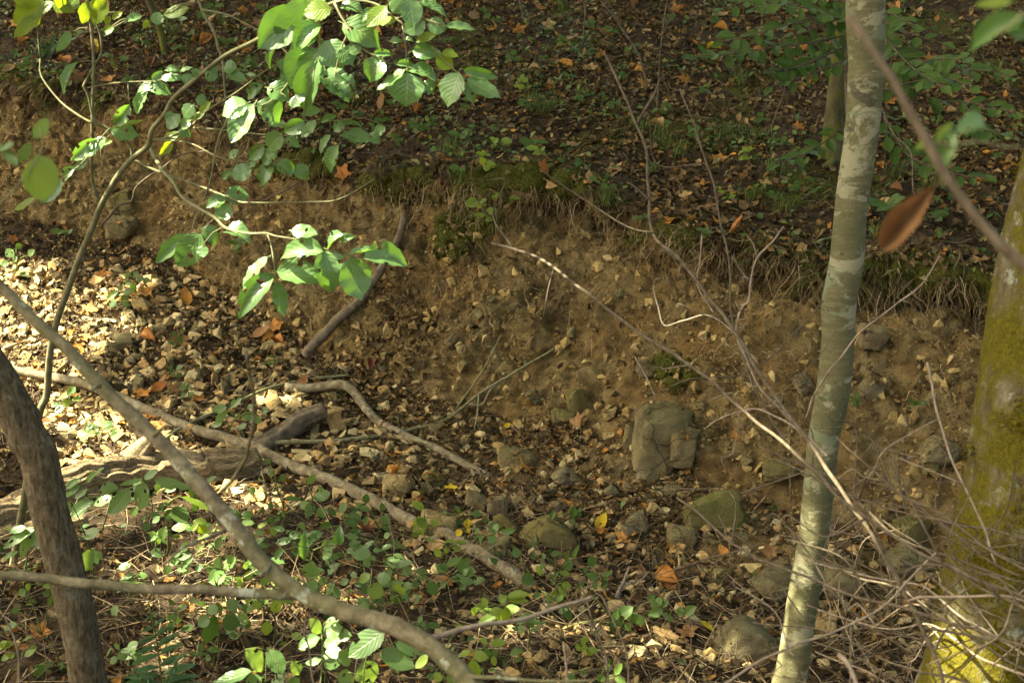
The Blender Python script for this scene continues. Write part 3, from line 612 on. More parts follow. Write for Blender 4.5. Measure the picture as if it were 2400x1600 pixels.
# unseen canopy added to shade the slope; holes cut toward the sun place flecks
GAPS = []  # spots meant to be sunlit, each with the radius of its hole
def gap(px, py, r, Y=None):
    GAPS.append((hit(px, py)[0] if Y is None else at(px, py, Y), r))
for g in ((40, 740, .3), (130, 800, .25), (230, 760, .14), (90, 860, .2), (60, 690, .2), (150, 730, .2), (50, 800, .24), (170, 800, .16), (215, 705, .14), (300, 680, .10), (20, 900, .15), (140, 960, .10), (190, 1000, .12), (290, 1025, .15), (350, 1060, .14), (220, 1080, .12), (440, 1085, .10), (190, 1240, .10), (250, 1220, .06),
          (520, 1250, .11), (470, 1330, .10), (560, 1180, .06), (420, 1400, .10), (390, 1560, .08), (620, 1450, .10), (740, 1370, .09), (985, 1345, .06), (660, 945, .07), (60, 1330, .07), (110, 620, .08), (330, 1180, .08), (300, 1340, .08), (840, 1420, .06), (30, 640, .1)):
    gap(*g)
for g in ((230, 1095, .15, 6.2), (330, 1075, .18, 6.2), (450, 1075, .14, 6.2), (340, 1040, .1, 6.3), (655, 580, .075, 4.0), (705, 592, .075, 4.0), (745, 615, .075, 4.0), (590, 640, .06, 4.0), (600, 690, .07, 4.0), (690, 645, .075, 4.0), (830, 640, .07, 3.96), (890, 605, .06, 3.95), (800, 570, .06, 3.96), (450, 570, .085, 4.1), (400, 600, .08, 4.1), (490, 555, .06, 4.1), (560, 535, .07, 4.1), (720, 545, .06, 4.0), (755, 1530, .17, 3.5), (640, 1530, .10, 3.5), (870, 1520, .12, 3.5), (960, 1560, .06, 3.5), (1900, 945, .045, 4.3), (1888, 1010, .03, 4.3), (1938, 760, .02, 4.3), (1868, 1130, .025, 4.3),
          (2205, 1440, .07, 3.35), (2185, 1540, .07, 3.35), (2235, 1380, .04, 3.35), (1738, 690, .05, 3.85), (1785, 890, .04, 3.8), (2145, 880, .04, 3.3), (1990, 780, .05, 3.8), (230, 20, .07, 4.55), (200, 30, .07, 4.55), (150, 15, .07, 4.6), (60, 50, .08, 4.65), (40, 85, .07, 4.65), (85, 40, .07, 4.65), (110, 15, .07, 4.65), (170, 20, .06, 4.6), (65, 20, .07, 4.65), (415, 25, .06, 4.4), (700, 40, .06, 4.1), (660, 110, .07, 4.1), (720, 140, .06, 4.0), (760, 80, .07, 4.0), (850, 90, .08, 4.0), (960, 170, .07, 3.96), (940, 120, .06, 3.96), (600, 250, .08, 4.15), (570, 310, .07, 4.15), (300, 305, .07, 4.55), (380, 210, .07, 4.5), (330, 230, .06, 4.5), (230, 330, .07, 4.55), (170, 390, .07, 4.55), (930, 40, .09, 4.0), (1040, 190, .08, 4.0), (1130, 190, .08, 4.0), (300, 310, .12, 4.6),
          (880, 175, .06, 4.0), (800, 320, .05, 4.1), (340, 1130, .1, 5.0), (300, 1170, .08, 5.0), (190, 1290, .08, 4.6), (2130, 1310, .04, 3.2), (2060, 1500, .05, 3.1), (1720, 1290, .03, 3.6), (1990, 1320, .03, 3.3)):
    gap(*g)
nL = 52000
Pc, _ = scatter(nL, ((PX > -250) & (PX < 2650) & (PY > -150) & (PY < 1900)) * np.where(PX < 700, .8, 1.) + 0.)
nV = 34000                                        # more added leaves, to shade the trunks and branches standing in front
Pv = np.stack([rng.uniform(-2.2, 2.6, nV), rng.uniform(1.2, 5.6, nV), rng.uniform(-2.2, 1.2, nV)], 1); Pc = np.vstack([Pc, Pv]); nL += nV
hgt = rng.uniform(4.4, 8.4, nL) ; tt = (hgt - Pc[:, 2]) / SUN_DIR[2]; Pc = Pc + SUN_DIR * tt[:, None] + rng.normal(size=(nL, 3)) * .25
ok = np.ones(nL, bool)
for p, r in GAPS:
    w = Pc - p; t = w @ SUN_DIR; dd = np.linalg.norm(w - t[:, None] * SUN_DIR, axis=1); ok &= ~((dd < r + (.085 if r >= .1 else .055 if r > .05 else .025)) & (t > 0))
Pc = Pc[ok]
nR = 15000                                        # unseen leaves added overhead to darken the right side as well
Pr_ = np.stack([rng.uniform(.2, 7.5, nR), rng.uniform(.8, 13.5, nR), rng.uniform(4.6, 7.6, nR)], 1); okr = np.ones(nR, bool)
for p, r in GAPS:
    w = Pr_ - p; t = w @ SUN_DIR; dd = np.linalg.norm(w - t[:, None] * SUN_DIR, axis=1); okr &= ~((dd < r + .1) & (t > 0))
Pc = np.vstack([Pc, Pr_[okr]])
tops = np.array([t['top'] for t in TREES]); own = np.argmin(np.linalg.norm(Pc[:, None, :2] - tops[None, :, :2], axis=-1), 1)
for ti, t in enumerate(TREES):
    k = np.where(own == ti)[0]
    if len(k) < 40: 
        extra = t['top'] + rng.normal(size=(260, 3)) * np.array([.9, .9, .5]); extra[:, 2] = np.abs(extra[:, 2] - 5) + 5
        bad = np.zeros(len(extra), bool)
        for p, r in GAPS:
            w = extra - p; q = w @ SUN_DIR; bad |= (np.linalg.norm(w - q[:, None] * SUN_DIR, axis=1) < r + .09) & (q > 0)
        pts = np.vstack([Pc[k], extra[~bad]])
    else: pts = Pc[k]
    n = len(pts); R = frames(n, np.tile([0, 0, 1.], (n, 1)), .55); s = rng.uniform(.15, .23, n); S = np.stack([s * .75, s * 1.1, s], 1)
    V, Q, C = instance(shade_crown_t, pts, R, S, np.tile([.05, .1, .03], (n, 1)))
    o = part('crown', V, Q, M_SHADE_CANOPY, t['e'], col=C); o['kind'] = 'stuff'  # unseen light-blocking leaves, parented to the nearest tree
    a0 = t['mid']
    far = pts[np.linspace(0, n - 1, 9).astype(int)]
    for q in far:
        a = a0 + (t['top'] - a0) * rnd.uniform(.2, .95); m_ = .5 * (a + q) + np.array([0, 0, .35])
        bad = any(np.linalg.norm((x - p) - ((x - p) @ SUN_DIR) * SUN_DIR) < r + .03 for p, r in GAPS for x in (q, m_))
        if bad: continue
        V, Q = tube([a, m_, q], [t['r'] * .7, t['r'] * .4, .008], 6, .12); part('limb', V, Q, t['mat'], t['e'])
# ------------------------------------------------------------------ rocks
def rock_mesh(seed, npts=16, boxy=.6, cuts=3, sm=2, amp=.06, fine=True):
    V, Fc = hull_rock(seed, npts, 1., boxy); bm = bmesh.new(); vs = [bm.verts.new(tuple(v)) for v in V]
    for f in Fc: bm.faces.new([vs[i] for i in f])
    bmesh.ops.subdivide_edges(bm, edges=bm.edges[:], cuts=cuts, use_grid_fill=True)
    bmesh.ops.triangulate(bm, faces=bm.faces[:])
    for _ in range(sm): bmesh.ops.smooth_vert(bm, verts=bm.verts[:], factor=.3, use_axis_x=True, use_axis_y=True, use_axis_z=True)
    bm.verts.index_update(); V = np.array([v.co[:] for v in bm.verts]); Fc = np.array([[v.index for v in f.verts] for f in bm.faces]); bm.free()
    n = V / (np.linalg.norm(V, axis=1)[:, None] + 1e-9)
    V = V + n * (amp * fbm(V * 2.6 + seed * 3.1, 4)[:, None] + amp * .5 * np.abs(noise(V * 5.5 + seed))[:, None])
    if fine:
        r = np.random.default_rng(seed + 5)
        for _ in range(14):
            nn = r.normal(size=3); nn /= np.linalg.norm(nn); dd = V @ nn; h = dd.max() * r.uniform(.62, .90); q = np.clip(dd - h, 0, None); V = V - nn * (q * .9)[:, None]
        for _ in range(3):
            nn = r.normal(size=3); nn /= np.linalg.norm(nn); dd = V @ nn - r.uniform(-.2, .2); V = V - n * (.035 * np.exp(-(dd / .022) ** 2))[:, None]
    if fine: V = V + n * (.022 * noise(V * np.array([7, 7, 16.]) + seed)[:, None] + .014 * noise(V * 22 + seed)[:, None] - .05 * np.clip(noise(V * 4.2 + seed * 7)[:, None] * 4 - 1.2, 0, 1))
    V *= 1.0 / (V.max(0) - V.min(0)); return V - .5 * (V.max(0) + V.min(0)), Fc
ROCKS = [rock_mesh(s + 20, (12, 10, 9, 11, 10, 18, 12, 8, 11)[s], (.40, .5, .75, .42, .6, .85, .44, .7, .5)[s], 7, (1, 1, 1, 1, 1, 3, 1, 1, 1)[s], .09 + .02 * (s % 3)) for s in range(9)]
LAND = []                                        # things one can find in the picture: (phrase, px, py)
def rock(label, px, py, w, h, mat, k, tilt=0., depth=.85, group='large rocks at the foot of the bank', cat='rock', name='rock', toward=.30):
    px *= 1.0204; py *= 1.0204; w *= 1.0204; h *= 1.0204
    g, n = hit(px, py); W, H = px2m(w, g), px2m(h, g); D_ = W * depth; v = ray(px, py); v = v / np.linalg.norm(v)
    c = g - v * D_ * toward
    V, Fc = ROCKS[k % len(ROCKS)]; V = V * np.array([W, D_, H * 1.05]); a = math.radians(tilt)
    V = V @ np.array([[math.cos(a), 0, math.sin(a)], [0, 1, 0], [-math.sin(a), 0, math.cos(a)]]).T
    V = V @ np.array([[1, 0, 0], [0, math.cos(.2), -math.sin(.2)], [0, math.sin(.2), math.cos(.2)]]).T + c
    return single(name, V, Fc, mat, c - np.array([0, 0, H * .45]), label, cat, group)
RK = [
 ('large blocky boulder jutting from the foot of the bank', 1525, 1005, 132, 132, M_ROCK, 0, 7),
 ('proud rectangular block on the right side of the blocky boulder', 1568, 1025, 62, 96, M_ROCK, 3, 5, .9, 'large rocks at the foot of the bank', 'rock', 'rock', .75),
 ('thin plate of stone lying on top of the blocky boulder', 1548, 948, 92, 26, M_ROCK, 1, 6, .9, 'large rocks at the foot of the bank', 'rock', 'rock', .6),
 ('flat green algae covered boulder with black twigs on top', 1645, 1197, 142, 146, M_ROCK_ALGAE, 3, -14, .55),
 ('pointed mossy rock standing upright at the bank foot', 1332, 930, 62, 90, M_ROCK_MOSS, 2, -14),
 ('low mossy slab leaning against the pointed mossy rock', 1295, 955, 66, 44, M_ROCK_MOSS, 4, 10),
 ('rounded brown boulder half buried in dark litter mid bed', 1300, 1103, 72, 66, M_ROCK_GREY, 5, 0),
 ('broad greenish rock with ridged face above the leaning pole end', 1258, 1238, 116, 108, M_ROCK_MOSS, 6, 22),
 ('flat tan rock under a bright orange leaf', 1190, 1058, 96, 52, M_ROCK, 1, 4),
 ('mossy dome shaped stone left of the flat tan rock', 997, 1100, 58, 46, M_ROCK_MOSS, 5, 0),
 ('yellowish square block lying beside the grey fallen pole', 915, 1117, 76, 46, M_ROCK_PALE, 0, -4),
 ('grey slanted stone on top of the mid bed stone pile', 1100, 1156, 68, 44, M_ROCK_GREY, 1, 16),
 ('dark upright stone in the middle of the stone pile', 1142, 1172, 50, 74, M_ROCK_GREY, 3, 10),
 ('mossy slab sloping down from the stone pile', 1160, 1208, 74, 58, M_ROCK_MOSS, 4, 30),
 ('wide yellowish slab under the green vines', 1010, 1206, 92, 50, M_ROCK_PALE, 0, 5),
 ('tan slab below the crumpled tan leaf', 1130, 1262, 86, 52, M_ROCK, 7, -6),
 ('tall grey slanting slab right of the ridged rock', 1462, 1218, 62, 84, M_ROCK_GREY, 3, -18),
 ('small shaded block wedged against the flat green boulder', 1570, 1238, 74, 54, M_ROCK, 0, 3),
 ('small pale knob of stone below the rounded brown boulder', 1283, 1168, 44, 42, M_ROCK_GREY, 2, 0),
 ('round brown cobble right of the rounded brown boulder', 1405, 1133, 42, 40, M_ROCK_GREY, 5, 0),
 ('grey triangular rock below the blocky boulder', 1492, 1100, 62, 52, M_ROCK_GREY, 7, 20),
 ('tan angular stone below left of the grey triangular rock', 1540, 1130, 64, 30, M_ROCK, 1, -8),
 ('orange tan stone resting beside the pointed mossy rock', 1378, 938, 30, 34, M_ROCK_PALE, 2, 10),
 ('pale faceted stone just right of the orange tan one', 1400, 952, 32, 32, M_ROCK_PALE, 7, 0),
 ('narrow tan rib of stone left of the blocky boulder', 1448, 1000, 34, 72, M_ROCK, 3, 12),
 ('big grey boulder at the bottom left of the slender tree', 1706, 1482, 138, 124, M_ROCK_GREY, 6, 12),
 ('pale wedge shaped rock right of the slender tree foot', 1890, 1432, 74, 54, M_ROCK_PALE, 7, -10),
 ('dark smooth boulder crossed by the slender tree', 1800, 1352, 160, 96, M_ROCK_GREY, 5, 0),
 ('shaded boulder right of the slender tree behind bare twigs', 1940, 1345, 100, 74, M_ROCK_GREY, 0, 8),
 ('rounded grey boulder beside the mossy tree', 2085, 1300, 128, 96, M_ROCK_GREY, 5, 0),
 ('greenish boulder above the rounded one beside the mossy tree', 2095, 1222, 96, 80, M_ROCK_MOSS, 2, 0),
 ('rough rock in the bank left of the mossy tree', 2155, 1035, 84, 70, M_ROCK_GREY, 6, 0),
 ('small mossy stone below the flat green boulder', 1655, 1322, 66, 46, M_ROCK_MOSS, 2, -6),
 ('grey boulder in the bank left of the slender tree', 1842, 882, 58, 54, M_ROCK_GREY, 5, 20),
 ('mossy rock at the bank foot right of the blocky boulder', 1790, 1080, 90, 66, M_ROCK_MOSS, 4, 10),
 ('pale greenish stone stuck in the left part of the bank', 280, 468, 66, 58, M_ROCK_MOSS, 3, -20),
 ('low brown slab under the pale bank stone', 280, 520, 74, 40, M_ROCK, 0, 0),
 ('pale pentagon stone low in the bank behind the brush', 2138, 1075, 40, 34, M_ROCK_MOSS, 7, 0),
 ('dim slab in the bank right of the slender tree', 1998, 900, 56, 60, M_ROCK_GREY, 3, 35),
 ('grey ledge stone jutting near the middle of the bank', 1490, 850, 62, 40, M_ROCK_GREY, 1, 8),
 ('faint round boulder half buried low in the bank', 1228, 912, 46, 34, M_ROCK, 5, 0),
 ('shaded rock at the bank foot beside the slender tree', 1880, 1110, 70, 54, M_ROCK_MOSS, 6, 0),
 ('brown lump of rock high in the bank right half', 2010, 772, 72, 46, M_ROCK_GREY, 0, 6),
 ('tan lump protruding below the bank lip behind the slender tree', 2040, 690, 60, 40, M_ROCK, 4, 0),
]
for i, r in enumerate(RK): rock(*r)
LAND += [('the large blocky boulder', 1561, 1025), ('the flat green boulder', 1679, 1221), ('the pointed mossy rock', 1359, 949), ('the rounded brown boulder', 1327, 1125), ('the ridged greenish rock', 1284, 1263), ('the yellowish square block', 934, 1140), ('the bank stone at left', 286, 478)]

# ------------------------------------------------------------------ fallen branches, poles and roots
def gpath(pts, off=.012, sm=5):
    """a path that lies on the ground under the traced line; pts (px, py, width px)"""
    A = np.array([p[:3] for p in pts], float); C, Wd = smooth_path(np.c_[A[:, :2], np.zeros(len(A))], A[:, 2], 22.)
    Y = np.array([hit(c[0], c[1])[0][1] for c in C])
    k = np.ones(2 * sm + 1) / (2 * sm + 1); Ys = np.convolve(np.pad(Y, sm, 'edge'), k, 'valid'); Ys = np.minimum(Ys, Y + .02)
    Ys = np.convolve(np.pad(Ys, 2, 'edge'), np.ones(5) / 5, 'valid')
    P = np.array([at(c[0], c[1], y) for c, y in zip(C, Ys)]); R = np.array([px2m(w, p) / 2 for w, p in zip(Wd, P)])
    P = np.array([p - ray(c[0], c[1]) * (r * .6 + off) for p, c, r in zip(P, C, R)])
    return P, R
def apath(pts, Y):
    A = np.array([p[:3] for p in pts], float); seg = np.r_[0, np.cumsum(np.linalg.norm(np.diff(A[:, :2], axis=0), axis=1))]; seg /= seg[-1]
    Ys = np.interp(seg, np.linspace(0, 1, len(Y)), Y); P = np.array([at(a[0], a[1], y) for a, y in zip(A, Ys)])
    return P, np.array([px2m(a[2], p) / 2 for a, p in zip(A, P)])
def branch(name, label, cat, pts, mat, Y=None, group=None, ring=8, rough=.12, kink=.01, twigs=(), step=.02, off=.012):
    P, R = gpath(pts, off) if Y is None else apath(pts, Y)
    e = empty(name, P[0] - np.array([0, 0, R[0]]), label, cat, group)
    V, Q = tube(P, R, ring, step, rough, 20, kink); part('main_stem', V, Q, mat, e)
    for tw in twigs:
        Pt, Rt = gpath(tw[0], off) if tw[1] is None else apath(tw[0], tw[1])
        V, Q = tube(Pt, Rt, 6, step, .1, 30, .006); part('side_branch', V, Q, mat, e)
    return e
W = lambda pts, a, b: [(p[0], p[1], a + (b - a) * i / (len(pts) - 1)) for i, p in enumerate(pts)]
FB = 'fallen branches on the creek bed'
branch('fallen_pole', 'long grey fallen pole running from left scree down to the vines', 'branch', W(dz([(22, 848), (95, 862), (190, 880), (280, 915), (370, 955), (450, 988), (560, 1018), (640, 1055), (760, 1105), (860, 1150), (940, 1195), (1020, 1225), (1080, 1260), (1150, 1300), (1225, 1350)]), 20, 34), M_WOOD_GREY, None, FB, 12, .2, .012, off=.05)
branch('fallen_branch', 'bent grey branch dropping right across the litter below the bank', 'branch', W(dz([(655, 890), (720, 890), (795, 885), (830, 925), (865, 965), (930, 1000), (1000, 1030), (1060, 1060), (1125, 1095)]), 24, 18), M_WOOD_GREY, None, FB, 10, .15, .006, off=.05)
branch('leaning_branch', 'dark branch propped against the bank below the lip', 'branch', W(dz([(930, 490), (922, 530), (905, 570), (870, 625), (835, 680), (790, 720), (745, 765), (700, 815)]), 16, 25), M_WOOD_DARK, None, FB, 10, .2, .01, off=.05)
branch('thin_branch', 'thin olive branch arching from the rotten log up onto the bank', 'branch', W(dz([(395, 1042), (500, 1040), (600, 1018), (760, 1012), (880, 1000), (950, 985), (1030, 960), (1100, 905), (1190, 850), (1275, 800)]), 13, 5), M_STEM, None, FB, 8, .1, .006, [(W(dz([(1040, 950), (1075, 900), (1110, 850), (1150, 770)]), 6, 3), None), (W(dz([(1100, 905), (1095, 960), (1085, 1000)]), 5, 3), None)], off=.035)
branch('thin_branch', 'slim stick slanting up from the rotten log to the root tuft', 'branch', W(dz([(345, 1030), (430, 975), (520, 935), (620, 890), (720, 870), (800, 862)]), 10, 6), M_STEM, None, FB, 8, .1, .006, off=.04)
branch('thin_branch', 'pale forked rootlet lying at the foot of the bank', 'root', W(dz([(1040, 955), (1075, 930), (1105, 930), (1130, 890), (1150, 880)]), 6, 4), M_TWIG_PALE, None, FB, 6, .1, .008)
branch('exposed_root', 'yellowish exposed root hooking up out of the lower bed', 'root', W(dz([(1340, 1395), (1380, 1400), (1410, 1380), (1425, 1350), (1445, 1300)]), 14, 5), M_TWIG_PALE, None, FB, 8, .15, .006, [(W(dz([(1410, 1390), (1440, 1340), (1475, 1330), (1490, 1310)]), 6, 3), None), (W(dz([(1425, 1400), (1500, 1380), (1590, 1365)]), 7, 3), None)])
branch('curved_root', 'greenish root bowing along the bank lip left of the slender tree', 'root', W(dz([(1765, 560), (1800, 572), (1840, 572), (1890, 550), (1925, 545)]), 9, 6), M_STEM, None, FB, 8, .1, .004)
# rotten log
lp = W(dz([(-20, 1215), (60, 1172), (130, 1134), (210, 1108), (300, 1092), (400, 1082), (500, 1076), (592, 1060)]), 96, 96); lp[-1] = lp[-1][:2] + (56,); lp[-2] = lp[-2][:2] + (88,)
P, R = gpath(lp, .0, 8); e = empty('rotten_log', P[0] - np.array([0, 0, R[0]]), 'thick rotten log with stringy tan wood lying at lower left', 'log')
def pol(C, th, k, ax, ay, az):
    z = 0 * C[:, :1] + 0 * th[None]; return noise(np.stack([np.cos(th)[None] * k + C[:, :1] * ax + z, np.sin(th)[None] * k + C[:, 1:2] * ay + z, C[:, :1] * az + z], -1))
fib = lambda C, dirs, th, R: 1 + .34 * pol(C, th, 2.6, 1.6, 1.6, 1.5) + .26 * pol(C, th, 8, 2.4, 1, 2) + .2 * pol(C, th, 17, 3, 0, 3)
V, Q = tube(P, R, 96, .012, 0, 1, .03, bumps=fib); part('log_body', V, Q, M_WOOD_ROT, e)
lp2 = W(dz([(300, 1060), (325, 1030), (345, 1010), (352, 992)]), 62, 10); P2, R2 = apath(lp2, (P[len(P) // 2][1] + .05, P[len(P) // 2][1] + .12))
V, Q = tube(P2, R2, 24, .012, 0, 1, .02, bumps=fib); part('splintered_snag', V, Q, M_WOOD_ROT, e)
lp3 = W(dz([(-20, 1235), (60, 1218), (130, 1205), (200, 1190)]), 40, 30); P3, R3 = gpath(lp3, .02); V, Q = tube(P3, R3, 28, .015, 0, 1, .03, bumps=fib)
single('log_fragment', V, Q, M_WOOD_ROT, P3[0], 'broken piece of rotten wood below the log at left edge', 'log')
lp4 = W(dz([(575, 1042), (640, 1005), (690, 965), (745, 945)]), 56, 40); P4, R4 = gpath(lp4, .0); V, Q = tube(P4, R4, 32, .012, 0, 1, .02, bumps=fib)
single('decayed_stump', V, Q, M_WOOD_DARK, P4[0], 'dark crumbling stump end right of the rotten log', 'stump')
LAND += [('the rotten log', 330, 1090), ('the bent grey branch', 850, 960), ('the long fallen pole', 560, 1040), ('the dark leaning branch', 800, 740), ('the crumbling stump', 700, 985), ('the slender tree', 1910, 1000), ('the mossy tree', 2300, 1000), ('the leaning tree', 130, 1300), ('the hillside tree foot', 1950, 375)]
# mats of fine roots
def rootlets(name, label, spots, n, lmin, lmax, cols, rad=.0012, curl=.35, kind='stuff'):
    Vs, Fs, Cs = [], [], []; off = 0; r = np.random.default_rng(len(name))
    for (px, py, sx, sy, k) in spots:
        for _ in range(k):
            g, nn = hit(px + r.normal() * sx, py + r.normal() * sy); L = r.uniform(lmin, lmax); p = g.copy(); d = nn * .6 + np.array([0, -.2, -.3]) + r.normal(size=3) * .5; pts = [p.copy()]
            for s in range(5):
                d = d / np.linalg.norm(d) + np.array([0, 0, -.35]) + r.normal(size=3) * curl; p = p + d / np.linalg.norm(d) * L / 5; pts.append(p.copy())
            V, Q = tube(pts, np.linspace(rad * r.uniform(.6, 1.6), rad * .4, 6), 3, 1., cap=False); Vs.append(V); Fs.append(Q + off); off += len(V)
            Cs.append(np.repeat([np.array(cols[r.integers(len(cols))]) * r.uniform(.6, 1.4)], len(V), 0))
    return single(name, np.concatenate(Vs), np.concatenate(Fs), M_TWIGS, (0, 0, 0), label, None, None, kind, col=np.concatenate(Cs))
RC = [(.16, .11, .065), (.24, .17, .10), (.10, .065, .038), (.33, .25, .16)]
lipspots = []
for c in np.linspace(-4.2, 2.6, 90):
    i = np.argmin(abs(XG - c)); px, py = PX[R_LIP - 6, i], PY[R_LIP - 6, i]; lipspots.append((px, py + 12, 24, 12, 24 if px > 1000 else 12))
rootlets('root_fringe', 'fringe of fine rootlets hanging from the bank lip', lipspots, 0, .05, .26, RC)
face_spots = [(random.Random(i).uniform(650, 2300), 0, 30, 30, 7) for i in range(60)]
face_spots = [(x, 430 + max(0, x - 1000) * .17 + random.Random(int(x)).uniform(40, 330), a, b, k) for x, y, a, b, k in face_spots]
rootlets('face_roots', 'loose root ends poking out of the bank face', face_spots, 0, .05, .20, RC + [(.36, .27, .17)], .0017, .6)
rootlets('root_tangle', 'tangled dark rootlets spilling down the gullies of the bank', [(945, 690, 18, 45, 70), (990, 800, 16, 40, 50), (715, 870, 40, 18, 260), (1230, 1180, 22, 28, 220), (590, 1150, 40, 30, 60), (1130, 600, 60, 25, 60), (1310, 670, 60, 40, 60), (1400, 800, 60, 40, 40), (1080, 660, 50, 30, 40)], 0, .07, .2, RC, .0013, .5)
# ------------------------------------------------------------------ leaves as objects
def leaf_meshes(prefix, rows, prof, mat, n, cup=(.05, .35), bend=(-.35, .1), curl=(-.25, .15), wav=.02, petiole=.12, chew=False):
    out = []
    for s in range(n):
        r = np.random.default_rng(900 + s); t = np.linspace(0, 1, rows); w = prof(t) * .5; V, UV, Fc = [], [], []
        cu, be, cl = r.uniform(*cup), r.uniform(*bend), r.uniform(*curl); tw = r.uniform(-.25, .25)
        cols = (-1, -.55, 0, .55, 1)
        for i in range(rows):
            for sx in cols:
                x = sx * w[i] * (1 + .03 * r.normal() * abs(sx)) + .04 * math.sin(3 * t[i] + s) * (1 - abs(sx)) * .5; z = cu * abs(sx) * w[i] + be * (t[i] - .4) ** 2 + cl * t[i] ** 3 + wav * math.sin(i * 1.9 + s + sx) * abs(sx) + tw * sx * w[i] * (t[i] - .3)
                V.append((x, t[i], z)); UV.append((.5 + .5 * sx, t[i]))
        for i in range(rows - 1):
            for j in range(4):
                a = i * 5 + j
                if chew and s % 2 and 2 <= i < rows - 2 and r.random() < (.10 if j in (0, 3) else .035): continue
                Fc.append((a, a + 1, a + 6, a + 5))
        if petiole:
            b = len(V); z0 = V[2][2]
            for (y, wd) in ((-petiole, .010), (.06, .012)):
                for sx in (-1, 1): V.append((sx * wd, y, z0 - .004 - (.03 if y < 0 else 0))); UV.append((.5, .0))
            Fc.append((b, b + 1, b + 3, b + 2))
        me = mesh_np(prefix + '_blade', np.array(V), np.array(Fc), uv=np.array(UV)); me.materials.append(mat); out.append(me)
    return out
acu = lambda t: np.where(t < .8, ell(.72, .45)(t), ell(.72, .45)(np.full_like(t, .8)) * np.clip((1 - t) / .2, 0, 1) ** 1.15 + .01)
L_SAP = leaf_meshes('broad_leaf', 11, acu, M_LEAF_SAP, 10, cup=(.0, .5), bend=(-.6, .2), curl=(-.45, .15), wav=.028, chew=True)
L_YEL = leaf_meshes('yellow_leaf', 8, ell(.75, .47), M_LEAF_YEL, 4)
L_PALE = leaf_meshes('oval_leaf', 8, ell(.66, .47), M_LEAF_PALE, 4, cup=(.0, .3), chew=True) + leaf_meshes('pointed_leaf', 10, acu, M_LEAF_PALE, 4, cup=(.0, .4), chew=True)
L_DARK = leaf_meshes('small_leaf', 6, ell(.75, .44), M_LEAF_DARK, 5)
L_BEECH = leaf_meshes('beech_leaf', 6, ell(.8, .5), M_LEAF_BEECH, 5, bend=(-.3, .05), wav=.03)
def leaf_frame(b, t, n):
    y = t - b; L = np.linalg.norm(y); y = y / L; x = np.cross(y, n); x /= np.linalg.norm(x) + 1e-9; z = np.cross(x, y); return x, y, z, L
def put_leaf(e, b, t, w, meshes, n=None, name='leaf', k=None, under=None):
    if n is None:
        v = -b / np.linalg.norm(b); n = v * .8 + np.array([rnd.gauss(0, .28), rnd.gauss(0, .2), .55 + rnd.gauss(0, .28)])
    x, y, z, L = leaf_frame(b, t, n); base = np.array(e.location)
    M = Matrix(((x[0] * w, y[0] * L, z[0] * L, b[0] - base[0]), (x[1] * w, y[1] * L, z[1] * L, b[1] - base[1]), (x[2] * w, y[2] * L, z[2] * L, b[2] - base[2]), (0, 0, 0, 1)))
    me = meshes[rnd.randrange(len(meshes)) if k is None else k]
    o = bpy.data.objects.new(name, me); COL.objects.link(o); o.parent = under or e; o.matrix_basis = M; return o
def leafy(e, stems, leaves, meshes, mat, wide=1.32, twig_w=5, alt=None, frac=0., owners=None):
    """stems: list of (P, pix) paths; leaves: (bx, by, tx, ty, w px [, kind]). Every leaf is tied to the nearest stem by its own twig."""
    pts = np.vstack(stems); pp = np.stack(proj(pts), 1); own_ = np.concatenate([np.full(len(q), k) for k, q in enumerate(stems)])
    for lf in leaves:
        bx, by, tx, ty, w = lf[:5]; d = np.hypot(pp[:, 0] - bx, pp[:, 1] - by); i = int(np.argmin(d)); Y = pts[i][1] - .01 * rnd.random()
        L = math.hypot(tx - bx, ty - by) / F * Y
        b = at(bx, by, Y); t = at(tx, ty, Y + rnd.uniform(-.35, .25) * L); q = pts[i]
        kind = meshes
        if len(lf) > 5 and alt: kind = alt
        elif alt and rnd.random() < frac: kind = alt
        up_ = owners[own_[i]] if owners else None
        put_leaf(e, b, t, px2m(w, b) * wide, kind, under=up_)
        dist = np.linalg.norm(q - b)
        if dist > .012:
            m = .5 * (q + b) + np.array([0, 0, .12 * dist]); r = px2m(min(twig_w, 2 + dist * 12), b) / 2
            V, Q = tube([q, m, b], [r, r * .8, r * .5], 5, .03); part('twig', V, Q, mat, up_ or e)
def dense(P, n=30):
    C, _ = smooth_path(P, np.ones(len(P)), .03); return C
# ------------------------------------------------------------------ the leafy sapling that fills the upper left
A_ = lambda pts: tl(0, 0, pts); B_ = lambda pts: tl(800, 0, pts); D_ = lambda pts: tl(0, 534, pts); E_ = lambda pts: tl(800, 534, pts)
G_ = lambda pts: tl(0, 1066, pts); H_ = lambda pts: tl(800, 1066, pts); C_ = lambda pts: tl(1600, 0, pts); I_ = lambda pts: tl(1600, 1066, pts); F_ = lambda pts: tl(1600, 534, pts)
stem_px = [(30, 1330), (60, 1150)] + D_([(270, 1290), (320, 1150), (340, 900), (380, 680), (440, 500), (520, 280), (600, 80)]) + A_([(640, 1560), (700, 1400), (820, 1200), (910, 1090), (1020, 1000), (1050, 890), (1130, 790), (1190, 680), (1330, 560), (1530, 400), (1770, 270), (2080, 120), (2300, 20), (2500, -60)])
g0 = hit(30, 1330)[0]
P, R = apath(W(stem_px, 19, 8), (g0[1], 5.0, 4.75, 4.5, 4.2, 4.0)); P[0] = g0
es = empty('leafy_sapling', g0, 'leafy green sapling with forked olive stem arching across the upper left', 'sapling')
V, Q = tube(P, R, 10, .015, .08, 20, .004); owners = [part('stem', V, Q, M_STEM, es)]
stems = [dense(P)]
